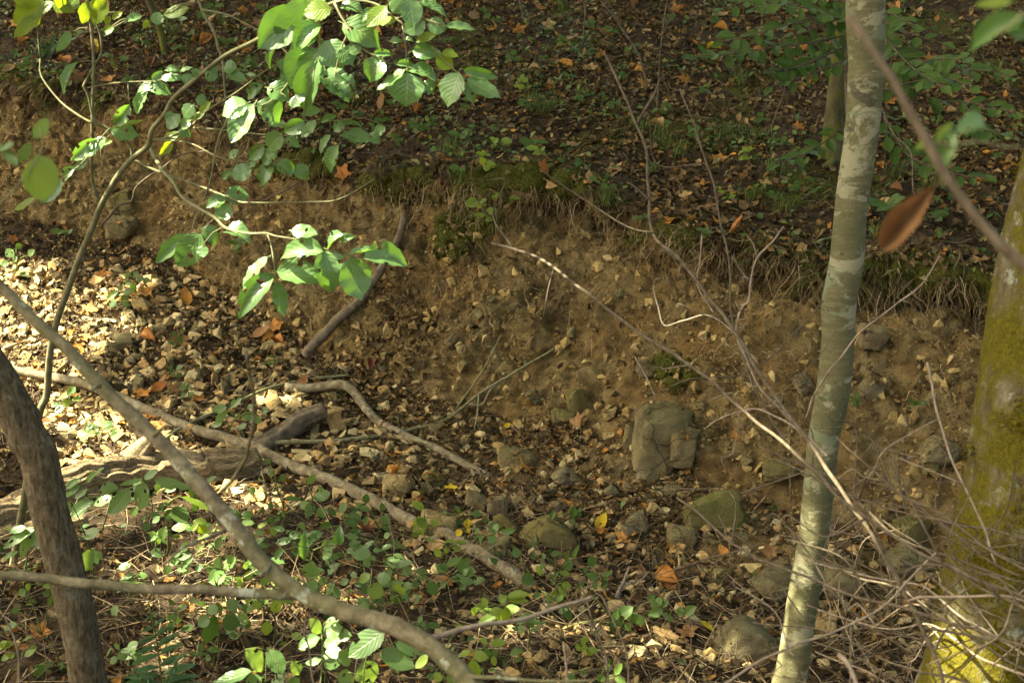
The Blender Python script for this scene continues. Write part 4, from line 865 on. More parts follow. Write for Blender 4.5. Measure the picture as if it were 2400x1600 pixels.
def sub(px, w0, w1, Y, mat=M_STEM, name='branch'):
    Pp, Rr = apath(W(px, w0, w1), Y); V, Q = tube(Pp, Rr, 8, .015, .08, 24, .004); owners.append(part(name, V, Q, mat, es)); stems.append(dense(Pp)); return Pp
sub(A_([(1025, 985), (1050, 1050), (1110, 1160), (1190, 1250), (1260, 1360), (1380, 1440), (1480, 1500), (1540, 1560)]) + D_([(1620, 20), (1720, 40), (1840, 40), (1900, 60), (2100, 90), (2230, 140), (2349, 175)]) , 10, 3, (4.62, 4.2, 4.0, 3.95))
sub(D_([(1840, 40), (1870, 130), (1890, 300), (1895, 360)]), 5, 3, (4.02, 4.0))
sub(E_([(-10, 175), (60, 195), (150, 210)]), 4, 3, (3.96, 3.95))
sub(A_([(690, 1400), (640, 1260), (630, 1100), (635, 900), (640, 700), (645, 430), (625, 200), (600, 0), (590, -120)]), 9, 7, (4.75, 4.6, 4.5))
sub(A_([(910, 1090), (905, 1020), (870, 970), (750, 890), (655, 840), (635, 780), (610, 660), (575, 590), (600, 540), (655, 440), (695, 370), (690, 250), (655, 140), (640, 0)]), 8, 5, (4.68, 4.6, 4.55))
sub(A_([(640, 850), (520, 780), (400, 680), (285, 520), (275, 400)]), 6, 3, (4.6, 4.7))
sub(A_([(600, 605), (800, 570), (1040, 560), (1250, 530)]), 3, 2.5, (4.55, 4.5, 4.5))
sub(A_([(1340, -60), (1400, 90), (1480, 230), (1500, 330), (1530, 420), (1550, 650), (1560, 820), (1510, 930), (1480, 1060), (1450, 1230), (1400, 1390)]), 8, 3, (4.35, 4.3, 4.3))
sub(A_([(1390, 70), (1560, 100), (1700, 170), (1800, 220)]), 5, 3, (4.33, 4.25))
sub(A_([(910, 1100), (1090, 1180), (1400, 1290), (1620, 1380), (1720, 1395), (2170, 1390), (2349, 1365)]) + B_([(225, 1235)]), 7, 3, (4.66, 4.5, 4.4))
sub(A_([(690, 1560), (760, 1480), (820, 1410), (905, 1385), (930, 1300), (1000, 1230), (1100, 1170), (1240, 1070), (1440, 1040)]), 6, 3, (4.78, 4.7, 4.6), M_TWIG_BROWN)
sub(A_([(1800, 1385), (2020, 1280), (2060, 1230), (2090, 1120)]), 4, 3, (4.43, 4.4), M_TWIG_BROWN)
sub(A_([(1040, 970), (1200, 930), (1310, 870), (1400, 780), (1620, 640), (1780, 520), (1900, 450)]), 5, 3, (4.6, 4.45, 4.35))
sub(A_([(800, 1200), (710, 1120), (690, 1020)]), 4, 2.5, (4.7, 4.68))
sub(A_([(1040, 960), (1300, 985), (1500, 1080), (1690, 1110), (1900, 1050)]), 4, 3, (4.6, 4.45, 4.4))
sub(A_([(1330, 880), (1600, 900), (1900, 935), (2070, 910), (2200, 840), (2349, 830)]), 4, 3, (4.5, 4.35, 4.25))
sub(A_([(750, 890), (690, 960), (560, 1130), (400, 1260), (270, 1400)]), 4, 2.5, (4.58, 4.55))
sub(A_([(1770, 270), (1900, 300), (2010, 420), (1990, 560), (1850, 700), (1690, 740)]), 5, 3, (4.22, 4.15, 4.15))
sub(A_([(2080, 120), (2190, 220), (2200, 330), (2170, 450), (2120, 640), (2090, 800)]), 6, 3, (4.08, 4.0, 4.0))
sub(A_([(2300, 20), (2349, 120)]) + B_([(60, 200), (130, 320), (240, 390), (330, 440)]), 6, 3, (4.02, 3.98, 3.98))
sub(A_([(2300, 20)]) + B_([(60, 0), (240, 30), (380, 130), (520, 240), (640, 340), (740, 450), (800, 500), (860, 545)]), 6, 3, (4.02, 3.95, 3.92))
sub(B_([(420, 170), (440, 300), (450, 470), (452, 520)]), 4, 3, (3.96, 3.95))
sub(B_([(380, 130), (480, 100), (590, 140), (720, 180)]), 4, 3, (3.96, 3.93))
sub(B_([(60, 200), (0, 330), (-40, 480), (-60, 600)]), 4, 3, (4.0, 3.98))
def LF(conv, rows): return [conv([(a, b)])[0] + conv([(c, d_)])[0] + (w * .3406,) + tuple(k) for a, b, c, d_, w, *k in rows]
SAP = LF(A_, [(1130, 130, 1030, 130, 68), (980, 110, 860, 150, 50), (490, 220, 390, 360, 55), (540, 430, 410, 630, 58), (890, 720, 785, 880, 74), (1050, 570, 930, 640, 60), (1020, 630, 920, 780, 74), (1030, 610, 1178, 625, 88), (1100, 535, 1260, 530, 48), (1045, 560, 1120, 490, 45), (1140, 480, 1235, 475, 42), (1240, 490, 1320, 460, 36), (1300, 500, 1280, 590, 60), (1320, 490, 1385, 525, 66), (1410, 495, 1505, 525, 92), (1540, 465, 1625, 460, 82), (1560, 510, 1700, 545, 62), (1700, 510, 1770, 530, 28),
 (1325, 720, 1258, 812, 78), (1240, 790, 1158, 895, 92), (1315, 825, 1240, 885, 62), (1350, 680, 1425, 695, 72), (1180, 770, 1140, 830, 42), (760, 895, 957, 925, 108), (720, 940, 580, 1085, 72), (662, 958, 485, 1108, 78), (600, 1110, 500, 1170, 40), (512, 1150, 410, 1250, 62), (425, 1235, 280, 1400, 84), (1230, 900, 1310, 930, 62),
 (1805, 578, 1680, 680, 74), (1695, 700, 1520, 790, 125), (1745, 715, 1598, 990, 132), (1780, 700, 1945, 830, 155), (1840, 600, 1995, 670, 120), (1950, 480, 2000, 605, 70), (1910, 420, 1990, 500, 80), (2110, 0, 1900, 320, 165), (2080, 60, 1780, 340, 195), (1915, 300, 1820, 470, 62), (2175, 150, 2040, 260, 100), (2205, 160, 2005, 335, 120), (2175, 262, 1970, 445, 135), (2200, 345, 2005, 605, 225), (2185, 400, 2058, 795, 135), (2225, 285, 2360, 465, 155), (2220, 480, 2365, 640, 150), (2100, 640, 1990, 745, 62), (2210, 755, 2070, 800, 52), (2100, 835, 1950, 915, 82), (2172, 828, 2080, 955, 72), (2315, 800, 2200, 835, 40), (2370, 850, 2290, 900, 70), (2272, 928, 2180, 1060, 64), (2335, 1000, 2250, 1185, 92),
 (1935, 915, 1830, 1035, 104), (1905, 1050, 1790, 1125, 92), (1815, 1005, 1700, 1105, 74), (1872, 1118, 1780, 1275, 82), (1895, 1130, 2045, 1180, 84), (2040, 1130, 2115, 1235, 82), (1735, 1165, 1588, 1215, 94), (1590, 1180, 1520, 1235, 44), (1550, 1345, 1715, 1340, 105), (1560, 1370, 1410, 1415, 72), (1605, 1440, 1475, 1480, 100), (1700, 1150, 1790, 1090, 50), (1850, 860, 1990, 880, 60), (1960, 960, 2070, 1000, 60), (1640, 1030, 1570, 1090, 50), (1990, 700, 2120, 720, 90), (2240, 580, 2340, 640, 80)])
SAP += LF(B_, [(-10, 40, 150, 55, 95), (330, 10, 440, 75, 105), (470, -20, 492, 195, 118), (540, 20, 733, 100, 62), (560, -10, 655, 45, 80), (575, 150, 428, 225, 105), (590, 170, 728, 190, 92), (722, 178, 922, 218, 64), (10, 150, 268, 295, 160), (-10, 340, 82, 440, 115), (135, 318, 50, 372, 52), (220, 372, 362, 368, 42), (275, 400, 188, 555, 125), (338, 282, 416, 280, 38), (440, 268, 500, 276, 30), (488, 352, 682, 362, 84), (378, 442, 516, 450, 42), (450, 480, 255, 632, 84), (452, 500, 440, 735, 195), (468, 478, 682, 525, 105), (558, 568, 645, 640, 84), (805, 498, 715, 725, 145), (838, 478, 1078, 535, 60), (866, 548, 1095, 690, 112), (868, 560, 910, 718, 64), (0, 862, 145, 850, 30), (-10, 925, 112, 972, 55), (40, 908, 205, 965, 84), (190, 918, 262, 982, 64), (305, 870, 228, 935, 64), (-10, 520, 105, 590, 54), (-10, 570, 55, 655, 64), (230, 60, 130, 140, 55), (0, 620, 60, 700, 60)])
SAP += LF(D_, [(1310, 40, 1088, 248, 84), (1390, 45, 1205, 280, 135), (1385, 0, 1505, 105, 95), (1392, 120, 1400, 205, 62), (1545, 15, 1722, 55, 115), (2005, 15, 2182, 35, 88), (2365, 45, 2228, 125, 84), (2225, 160, 1902, 170, 132), (1905, 300, 2242, 345, 138), (2225, 165, 2305, 430, 195), (1845, 195, 1648, 415, 84), (1875, 308, 1618, 602, 122), (1900, 368, 1950, 610, 82)])
SAP += LF(E_, [(60, 205, 125, 497, 195), (148, 212, 472, 208, 142), (58, 188, 258, 132, 46), (-10, 90, 82, 48, 52)])
YEL = LF(A_, [(300, 0, 90, 165, 120, 1), (290, 80, 110, 275, 100, 1), (240, 60, 195, 215, 80, 1), (365, 15, 262, 92, 74, 1), (380, -20, 512, 82, 135, 1), (440, -40, 420, 75, 110, 1), (605, 10, 568, 165, 74, 1), (700, -30, 650, 175, 108, 1), (735, 10, 640, 62, 60, 1), (530, -20, 470, 60, 80, 1), (180, -30, 130, 60, 90, 1), (845, 85, 768, 135, 36, 1), (755, 110, 728, 172, 34, 1), (718, 215, 782, 195, 58, 1), (1128, 105, 1308, 68, 80, 1), (1022, 138, 985, 195, 34, 1), (780, 880, 1015, 838, 38, 1), (700, 1000, 772, 968, 34, 1), (252, 1358, 105, 1458, 44, 1), (1110, 958, 1312, 918, 54, 1), (1182, 975, 1100, 1068, 54, 1), (1410, 768, 1318, 832, 42, 1), (1452, 700, 1370, 780, 40, 1), (1992, 45, 1878, 145, 74, 1), (2285, 55, 2085, 95, 115, 1), (2120, 40, 2240, -40, 100, 1)])  # yellower leaves; where backlit, the glow is put into their colour
YEL += LF(B_, [(312, 40, 175, 185, 92, 1), (392, 130, 250, 172, 54, 1), (655, 245, 508, 285, 54, 1), (650, 388, 765, 475, 104, 1), (690, 372, 808, 385, 70, 1)])
leafy(es, stems, SAP + YEL, L_SAP, M_STEM, alt=L_YEL, owners=owners)
LAND += [('the leafy sapling stem', 215, 560), ('the big leaf spray', 720, 620), ('the hanging leaves', 950, 200)]

# ------------------------------------------------------------------ branches near the camera
ef = empty('foreground_branch', at(1100, 1660, 2.5), 'thick blurred branch slanting across the lower left', 'branch')
def nearb(e, pts, w0, w1, Y, mat=M_WOOD_FG, name='main_stem', ring=14, rough=.2):
    Pp, Rr = apath(W(dz(pts), w0, w1), Y); V, Q = tube(Pp, Rr * .9, ring, .008, rough, 26, .012, bumps=lambda C, d_, th, R: 1 + .22 * np.clip(noise(C * 11 + 5) * 3 - .9, 0, 1)[:, None] * (1 + 0 * th[None])); part(name, V, Q, mat, e); return Pp
nearb(ef, [(1110, 1600), (1080, 1565), (1030, 1520), (960, 1470), (880, 1430), (780, 1400), (690, 1360), (590, 1275), (540, 1210), (480, 1140), (400, 1050), (340, 985), (270, 925), (200, 850), (150, 795), (60, 725), (0, 660), (-80, 580)], 54, 28, (2.35, 2.5, 2.6, 2.7))
nearb(ef, [(700, 1366), (600, 1362), (450, 1356), (300, 1352), (150, 1336), (0, 1318), (-80, 1305)], 27, 25, (2.5, 2.45), name='side_branch')
nearb(ef, [(950, 1468), (1000, 1462), (1080, 1440), (1200, 1420), (1300, 1385), (1355, 1365)], 16, 7, (2.42, 2.6), M_TWIG_PALE, 'side_branch')
nearb(ef, [(1060, 1545), (1100, 1552), (1180, 1560), (1300, 1562), (1370, 1560)], 14, 6, (2.36, 2.3), name='side_branch')
for st in ([(870, 1426), (885, 1400)], [(620, 1300), (600, 1318)], [(355, 998), (372, 985)], [(230, 885), (215, 900)], [(780, 1400), (770, 1425)]): nearb(ef, st, 16, 9, (2.5, 2.48), name='side_stub')
nearb(ef, [(490, 1150), (530, 1105), (560, 1060), (575, 1000), (578, 900), (572, 800)], 12, 6, (2.6, 2.3, 2.1), name='side_branch')
nearb(ef, [(545, 1200), (480, 1235), (420, 1260), (390, 1290)], 12, 6, (2.58, 2.45), name='side_branch')
er = empty('drooping_branch', at(2440, 660, 1.25), 'blurred reddish branch hanging in at the upper right', 'branch')
nearb(er, [(2420, 650), (2352, 608), (2260, 520), (2170, 410), (2120, 310), (2060, 190), (2005, 110), (1960, 40)], 30, 22, (1.25, 1.3), M_TWIG_BROWN)
nearb(er, [(2170, 410), (2150, 425)], 8, 6, (1.28, 1.28), M_TWIG_BROWN, 'side_branch')
nearb(er, [(2120, 320), (2180, 330), (2240, 320), (2300, 335), (2345, 340)], 8, 5, (1.29, 1.3), M_STEM, 'side_branch')
nearb(er, [(2350, 30), (2290, 80)], 8, 5, (1.28, 1.3), M_STEM, 'side_branch')
L_ORANGE = leaf_meshes('hanging_dry_leaf', 9, ell(.7, .55), M_DRY_HANG, 1, cup=(.85, .85), bend=(.7, .7), curl=(-.4, -.4), wav=.05)
def nl(e, b, t, w, Y, ms, **k):
    b, t = dz([b, t]); bb, tt = at(b[0], b[1], Y), at(t[0], t[1], Y + .02); return put_leaf(e, bb, tt, px2m(w, bb), ms, **k)
nl(er, (2152, 425), (2020, 578), 70, 1.28, L_ORANGE, k=0)['label'] = 'curled brown dead leaf'
nl(er, (2195, 305), (2132, 402), 62, 1.29, L_SAP); nl(er, (2200, 300), (2282, 272), 52, 1.29, L_SAP); nl(er, (2150, 325), (2182, 285), 24, 1.29, L_YEL); nl(er, (2150, 328), (2100, 340), 30, 1.29, L_YEL)
nl(er, (2360, 40), (2212, 104), 56, 1.3, L_SAP); nl(er, (2330, 5), (2240, 15), 24, 1.3, L_YEL); nl(er, (2360, 90), (2300, 40), 40, 1.3, L_SAP)
eg = empty('foreground_sprig', at(-60, 520, 2.1), 'blurred grey green leaves close up at the left edge', 'sprig')
nearb(eg, [(-60, 520), (-10, 480), (60, 400), (90, 330), (80, 290)], 6, 3, (2.1, 2.1), M_STEM, 'stem')
for b, t, w in (((85, 355), (102, 462), 88), ((78, 318), (112, 272), 34), ((70, 330), (40, 375), 26), ((30, 330), (-5, 345), 26), ((40, 380), (0, 330), 24)): nl(eg, b, t, w, 2.1, L_PALE, k=0)
LAND += [('the hanging brown leaf', 2120, 520)]
# ------------------------------------------------------------------ dead brush at the lower right
def brush(name, label, pts, w0, w1, Y, mat=M_TWIG_BROWN, subs=(), thorns=0, rand=0, group='dead brush at the lower right'):
    w0, w1 = w0 * .74, w1 * .6
    Pp, Rr = apath(W(dz(pts), w0, w1), Y); e = empty(name, Pp[-1], label, 'branch', group)
    V, Q = tube(Pp, Rr, 8, .012, .22, 34, .014); part('main_stem', V, Q, mat, e); C = dense(Pp)
    for (sp, a, b, Ys) in subs:
        Ps, Rs = apath(W(dz(sp), a * .62, b * .62), Ys); V, Q = tube(Ps, Rs, 6, .015, .1, 30, .005); part('side_twig', V, Q, mat, e)
    r = random.Random(len(label) * 7 + int(pts[0][0]))
    for k in range(thorns + rand):
        i = r.randrange(3, len(C) - 2); L = r.uniform(.012, .035) if k < thorns else r.uniform(.08, .30)
        t = C[i + 1] - C[i]; t /= np.linalg.norm(t); d_ = np.cross(t, np.array([0, 1, 0])) * r.choice((-1, 1)) + t * r.choice((-.5, -.8, .3)) + np.array([0, r.uniform(-.5, .5), 0]); d_ /= np.linalg.norm(d_)
        q = C[i] + d_ * L; m = .5 * (C[i] + q) + np.array([r.gauss(0, .1), 0, r.gauss(.1, .1)]) * L * .5
        rr = px2m(w1, C[i]) * .5 * (.6 if k < thorns else .7)
        kx = np.array([r.gauss(0, .14), r.gauss(0, .1), r.gauss(0, .14)]) * L; V, Q = tube([C[i], m - kx * .5, .4 * m + .6 * q + kx, q], [rr, rr * .8, rr * .6, rr * .3], 5, .02, .05, 30, .004); part('side_twig', V, Q, mat, e)
    return e
brush('dead_branch', 'long dead branch whose tip points at the middle of the bank', [(1130, 558), (1230, 590), (1330, 660), (1420, 728), (1500, 785), (1600, 850), (1700, 935), (1790, 1010), (1870, 1085), (1960, 1170), (2080, 1250), (2200, 1310), (2380, 1385)], 9, 15, (4.3, 3.6, 3.0, 2.7), rand=5)
brush('dead_branch', 'tall dead branch rising to a pale tip above the bank lip', [(1388, 122), (1440, 230), (1480, 340), (1490, 440), (1505, 540), (1560, 600), (1660, 725), (1740, 850), (1800, 935), (1870, 1035), (1960, 1165), (2060, 1330), (2120, 1440), (2180, 1600)], 8, 18, (4.6, 4.0, 3.3, 2.9), subs=[([(1482, 345), (1500, 325)], 6, 3, (4.3, 4.3)), ([(1505, 535), (1440, 520), (1330, 450), (1240, 390)], 8, 5, (4.1, 4.2)), ([(1560, 600), (1520, 570)], 6, 4, (3.95, 3.98))], rand=4)
brush('dead_branch', 'slim dead branch standing left of the slender tree with pinkish bark', [(1562, 205), (1610, 330), (1640, 440), (1668, 560), (1676, 640), (1678, 720), (1700, 800), (1740, 900), (1790, 990), (1850, 1080)], 6, 9, (4.4, 4.1, 3.8), subs=[([(1655, 520), (1630, 525), (1610, 530)], 4, 2.5, (4.15, 4.16)), ([(1676, 590), (1700, 620), (1715, 650)], 3, 2, (4.0, 4.0))], rand=2)
brush('thorny_branch', 'pale thorny forked twig in front of the bank lip', [(1800, 520), (1775, 555), (1740, 590), (1725, 640), (1718, 690), (1700, 715), (1694, 760), (1708, 815), (1740, 885), (1800, 950), (1850, 1010), (1890, 1060)], 5, 12, (3.9, 3.85, 3.8), M_TWIG_PALE, subs=[([(1740, 590), (1730, 560), (1715, 540)], 4, 2, (3.9, 3.92)), ([(1720, 645), (1700, 620), (1680, 590)], 3, 2, (3.88, 3.9)), ([(1700, 715), (1688, 695)], 5, 2, (3.85, 3.85)), ([(1702, 700), (1730, 695)], 5, 2, (3.86, 3.85)), ([(1696, 735), (1722, 730)], 4, 2, (3.85, 3.86))], thorns=9)
brush('dead_branch', 'forked twig reaching up right of the slender tree', [(2158, 588), (2120, 650), (2060, 700), (2000, 748), (1960, 785), (1900, 860), (1850, 960)], 5, 9, (3.6, 3.75, 3.9), M_TWIG_PALE, subs=[([(2015, 735), (2015, 700), (2025, 670)], 4, 2.5, (3.72, 3.7)), ([(2075, 690), (2095, 698)], 4, 2, (3.66, 3.66))], thorns=4)
brush('dead_branch', 'curving twig bowing up left beside the slender tree', [(1892, 690), (1850, 740), (1800, 790), (1760, 830), (1700, 860), (1600, 870), (1520, 900), (1440, 960)], 4, 5, (3.95, 3.85, 3.8), subs=[([(1835, 755), (1880, 760)], 3, 2, (3.92, 3.93)), ([(1920, 760), (1880, 820), (1820, 880), (1755, 922)], 3, 5, (3.9, 3.85))], thorns=3)
brush('dead_branch', 'pinkish arching branch crossing before the flat green boulder', [(1555, 1143), (1600, 1175), (1640, 1210), (1700, 1258), (1790, 1300), (1900, 1345), (2000, 1380), (2110, 1405), (2230, 1445), (2380, 1490)], 8, 14, (3.9, 3.4, 3.0, 2.7), subs=[([(1705, 1262), (1650, 1275), (1590, 1295), (1510, 1322)], 8, 4, (3.5, 3.7))], rand=5)
brush('dead_branch', 'upright broken twig with a white tip right of the slender tree', [(2130, 832), (2145, 900), (2158, 960), (2180, 1040), (2210, 1110), (2250, 1200), (2290, 1290)], 8, 8, (3.2, 3.1, 3.0), M_TWIG_PALE, rand=2)
brush('dead_branch', 'low pale branch rising from the bottom edge beside the slender tree', [(1660, 1572), (1740, 1520), (1810, 1488), (1900, 1455), (1980, 1420), (2060, 1360), (2110, 1310), (2150, 1270)], 9, 8, (2.8, 2.9, 3.0), M_TWIG_PALE, rand=4)
brush('dead_branch', 'thick curved branch dipping to the bottom edge', [(1925, 1500), (1945, 1520), (1965, 1555), (1985, 1610)], 16, 16, (2.5, 2.45), M_TWIG_PALE)
brush('dead_branch', 'reddish hooked branch over the mossy tree foot', [(2070, 1335), (2090, 1305), (2130, 1296), (2180, 1305), (2240, 1340), (2300, 1375), (2400, 1420)], 7, 12, (2.9, 2.8, 2.6), rand=4)
brush('dead_branch', 'pinkish wavy branch below the hooked one', [(2085, 1380), (2110, 1370), (2180, 1372), (2260, 1368), (2330, 1375), (2400, 1400)], 9, 11, (2.85, 2.7), M_TWIG_PALE, rand=2)
brush('dead_branch', 'thin bent twig with a sharp fork above the blocky boulder', [(1500, 655), (1512, 700), (1525, 748), (1570, 735), (1625, 726), (1680, 760), (1740, 840)], 5, 5, (4.2, 4.1, 3.9), M_TWIG_PALE, subs=[([(1612, 540), (1608, 600), (1603, 655), (1640, 720)], 5, 6, (4.1, 4.0))])
brush('dead_branch', 'arching twig curling left over the blocky boulder', [(1618, 985), (1650, 962), (1700, 945), (1750, 940), (1830, 985), (1900, 1050)], 5, 9, (3.7, 3.6, 3.4), M_TWIG_PALE, rand=2)
brush('dead_branch', 'short pale twig lying against the bank above the pointed rock', [(1458, 820), (1480, 865), (1506, 912)], 4, 4, (5.3, 5.2), M_TWIG_PALE)
brush('dead_branch', 'white stub of a twig at the bottom centre', [(1296, 1480), (1300, 1520), (1304, 1600)], 9, 9, (3.0, 3.0), M_TWIG_PALE, subs=[([(1301, 1520), (1322, 1490)], 7, 4, (3.0, 2.98))])
tr_ = random.Random(5)
NAMES = ['upper', 'second', 'third', 'fourth', 'fifth', 'sixth', 'seventh', 'eighth', 'ninth', 'tenth', 'eleventh', 'twelfth', 'thirteenth', 'fourteenth', 'fifteenth', 'sixteenth', 'seventeenth', 'eighteenth', 'nineteenth', 'lowest', 'twenty-first', 'twenty-second', 'twenty-third', 'twenty-fourth', 'twenty-fifth', 'lowest']
for k in range(20):
    y0 = 1000 + k * 29 + tr_.uniform(-10, 10); x0 = tr_.uniform(1720, 1990); x1 = tr_.uniform(2330, 2420); y1 = y0 + tr_.uniform(120, 330)
    mx, my = (x0 + x1) / 2 + tr_.uniform(-40, 40), (y0 + y1) / 2 + tr_.uniform(-60, 40); q = tr_.uniform(3.3, 3.9)
    brush('dead_twig', f'thin twig of the tangle before the mossy tree, {NAMES[k]} from the top', [(x0, y0), ((x0 + mx) / 2 + tr_.uniform(-20, 20), (y0 + my) / 2 + tr_.uniform(-25, 25)), (mx, my), ((x1 + mx) / 2 + tr_.uniform(-20, 20), (y1 + my) / 2 + tr_.uniform(-25, 25)), (x1, y1)], tr_.uniform(4, 7), tr_.uniform(8, 13), (q, q - .3, q - .55), tr_.choice((M_TWIG_BROWN, M_TWIG_BROWN, M_TWIG_BROWN, M_TWIG_PALE)), rand=4)
for k, (px, lab) in enumerate(((1380, 'faint dark upright twig right of the white stub'), (1425, 'blurred slanting twig right of the faint upright one'), (30, 'blurred dead stem at the lower left corner'), (700, 'thin dead stalk standing behind the near thick branch'))):
    x = px; brush('dead_twig', lab, [(x - 45, 1345 + 20 * k), (x - 20, 1420), (x + 10, 1500), (x + 20, 1600)], 6, 8, (3.2, 3.0), M_TWIG_BROWN, rand=2, group='dead stalks at the bottom')
LAND += [('the pale thorny twig', 1750, 720), ('the dead brush', 2150, 1350)]

# ------------------------------------------------------------------ beech sprays on the hillside
def alt_leaves(e, C, size, spread_, meshes, jitter=.3, n=None, under=None):
    seg = np.linalg.norm(C[-1] - C[0]); n = n or max(4, int(seg / (size * .42))); v = -C[0] / np.linalg.norm(C[0]); up = np.array([0, 0, 1.])
    for i in range(n + 1):
        j = int(i / n * (len(C) - 2)); p = C[j]; t = C[j + 1] - C[j]; t /= np.linalg.norm(t) + 1e-9
        nn = up * .75 + v * .55 + np.array([rnd.gauss(0, .25), rnd.gauss(0, .25), 0]); s = np.cross(t, nn); s /= np.linalg.norm(s) + 1e-9
        d_ = t * (.55 if i < n else 1.) + s * (1 if i % 2 else -1) * (1 if i < n else 0) * spread_ + np.array([0, 0, -.18 + rnd.gauss(0, .12)]); d_ /= np.linalg.norm(d_)
        L = size * rnd.uniform(.7, 1.15); put_leaf(e, p + d_ * .005, p + d_ * L, L * rnd.uniform(.45, .58), meshes, nn, under=under)
eb = empty('beech_sapling', hit(2000, 420)[0], 'dark green beech sapling with layered sprays behind the slender tree', 'sapling')
Yb2 = hit(2000, 420)[0][1] - .45
def bspray(pts, Y, size=.10, leaves=True):
    Pp, Rr = apath(W(pts, 5, 2), Y); V, Q = tube(Pp, Rr, 5, .03, .1, 20); br_ = part('branch', V, Q, M_WOOD_DARK, eb); C = dense(Pp)
    if leaves: alt_leaves(eb, C, size, .8, L_BEECH, under=br_)
    return C
gb = hit(2000, 420)[0]; V, Q = tube([gb, at(1990, 300, Yb2), at(1985, 150, Yb2), at(1990, 0, Yb2), at(1990, -60, Yb2)], [.018, .016, .014, .012, .01], 8, .03, .1, 12); part('stem', V, Q, M_WOOD_DARK, eb)
for pts in ([(1130, 60), (900, 120), (680, 190), (450, 250), (250, 290)], [(1100, 250), (850, 300), (600, 330), (350, 370), (70, 390)], [(1130, 150), (850, 60), (650, 20), (480, 60)], [(1100, 330), (900, 420), (750, 470), (590, 490)], [(1100, 420), (850, 520), (700, 560), (590, 600)], [(1100, 880), (1000, 960), (850, 1050), (640, 1130)], [(1130, 20), (900, -20), (700, -40), (500, -10), (250, 70)], [(1100, 120), (950, 180), (820, 230), (640, 260)],
            [(1380, 150), (1500, 200), (1650, 260), (1800, 300)], [(1390, 300), (1550, 380), (1750, 450), (2000, 480), (2200, 500)], [(1390, 450), (1500, 560), (1650, 640), (1720, 690)], [(1380, 800), (1500, 1000), (1600, 1100), (1900, 1200), (2100, 1220)], [(1390, 620), (1600, 560), (1800, 540), (2000, 600)], [(1390, 240), (1450, 330), (1600, 480), (1800, 600)], [(1390, 900), (1450, 1020), (1560, 1080)], [(1390, 80), (1480, 120), (1600, 180)], [(1700, 700), (1850, 700), (2050, 720), (2300, 780)], [(1800, 900), (2000, 880), (2200, 920)], [(1500, 520), (1700, 420), (1950, 400)], [(1640, 1440), (1700, 1490), (1760, 1500)], [(1360, 1430), (1400, 1400), (1440, 1420)]):
    q = C_(pts); bspray(q, (Yb2 - rnd.uniform(-.1, .1), Yb2 - rnd.uniform(.0, .7)))
bspray(C_([(1370, 740), (1450, 920), (1570, 1050), (1585, 1300), (1640, 1430)]), (Yb2, Yb2 - .5), leaves=False)
LAND += [('the beech sapling', 1900, 160)]

# ------------------------------------------------------------------ low plants
def plant(label, root, leaves, meshes, conv=None, Y=None, name='low_plant', cat='plant', group='low green plants', mat=M_STEM_GREEN, alt=None, frac=0., extra=(), wide=1.12):
    lv = LF(conv, leaves) if conv else leaves; rp = conv([root])[0] if conv else root
    g = hit(*rp)[0]; Yt = Y or g[1] - .12
    e = empty(name, g, label, cat, group); cx = np.mean([l[0] for l in lv]); cy = np.mean([l[1] for l in lv])
    P = [g - np.array([0, 0, .01]), .5 * (g + at(cx, cy, Yt)) + np.array([.01, 0, .02]), at(cx, cy, Yt)]
    V, Q = tube(P, [.0035, .003, .002], 5, .02, .1, 20, .004); part('stem', V, Q, mat, e); sts = [dense(np.array(P))]
    for ex in extra:
        Pp, Rr = apath(W(conv(ex) if conv else ex, 4, 3), (Yt, Yt - .04)); V, Q = tube(Pp, Rr, 5, .02); part('stem', V, Q, mat, e); sts.append(dense(Pp))
    leafy(e, sts, lv, meshes, mat, twig_w=3.5, alt=alt, frac=frac, wide=wide)
    return e
plant('pale leaved sprig arching over the rotten log', (700, 520), [(690, 240, 818, 225, 88), (990, 165, 1095, 98, 52), (985, 165, 820, 218, 44), (1000, 185, 955, 375, 145), (902, 235, 758, 402, 102), (1060, 170, 1312, 232, 74), (772, 285, 640, 345, 62), (655, 318, 475, 425, 94), (600, 190, 712, 82, 52), (560, 170, 445, 235, 52), (552, 208, 440, 285, 44), (600, 232, 508, 302, 42)], L_PALE, G_, 4.7, extra=[[(450, 200), (600, 290), (760, 260), (900, 225), (1060, 170)]])
plant('broad pale leaves right beside the leaning trunk', (640, 900), [(565, 560, 692, 525, 74), (640, 640, 590, 800, 108), (650, 660, 700, 720, 50), (480, 320, 455, 390, 50)], L_PALE, G_, 4.4)
plant('pale leaflets left of the leaning trunk', (160, 900), [(250, 490, 15, 642, 64), (225, 500, 140, 705, 68), (240, 500, 272, 645, 56), (130, 665, 15, 722, 46), (60, 520, 180, 500, 60)], L_PALE, G_, 4.5)
plant('dark green trailing leaves below the rotten log', (1150, 700), [(1190, 358, 1292, 472, 104), (1190, 375, 1140, 445, 54), (1135, 495, 1110, 582, 64), (1245, 278, 1445, 378, 44, 1), (1100, 420, 1050, 470, 40), (1130, 330, 1090, 380, 40), (1010, 420, 980, 460, 40), (1180, 310, 1150, 350, 40), (940, 360, 900, 420, 50)], L_DARK, G_, 5.0, alt=L_YEL)
plant('pale oval leaved seedling in sun at the bottom edge, larger leaves', (1900, 1700), [(1690, 1335, 1812, 1490, 140), (1850, 1340, 1952, 1508, 125), (2010, 1415, 2062, 1515, 86), (1735, 1490, 1478, 1580, 128), (1800, 1530, 1690, 1600, 120), (1960, 1525, 1860, 1600, 110), (2060, 1530, 2000, 1600, 90)], L_PALE, G_, 3.45, extra=[[(1830, 1600), (1830, 1480), (1835, 1340)]], wide=1.0)
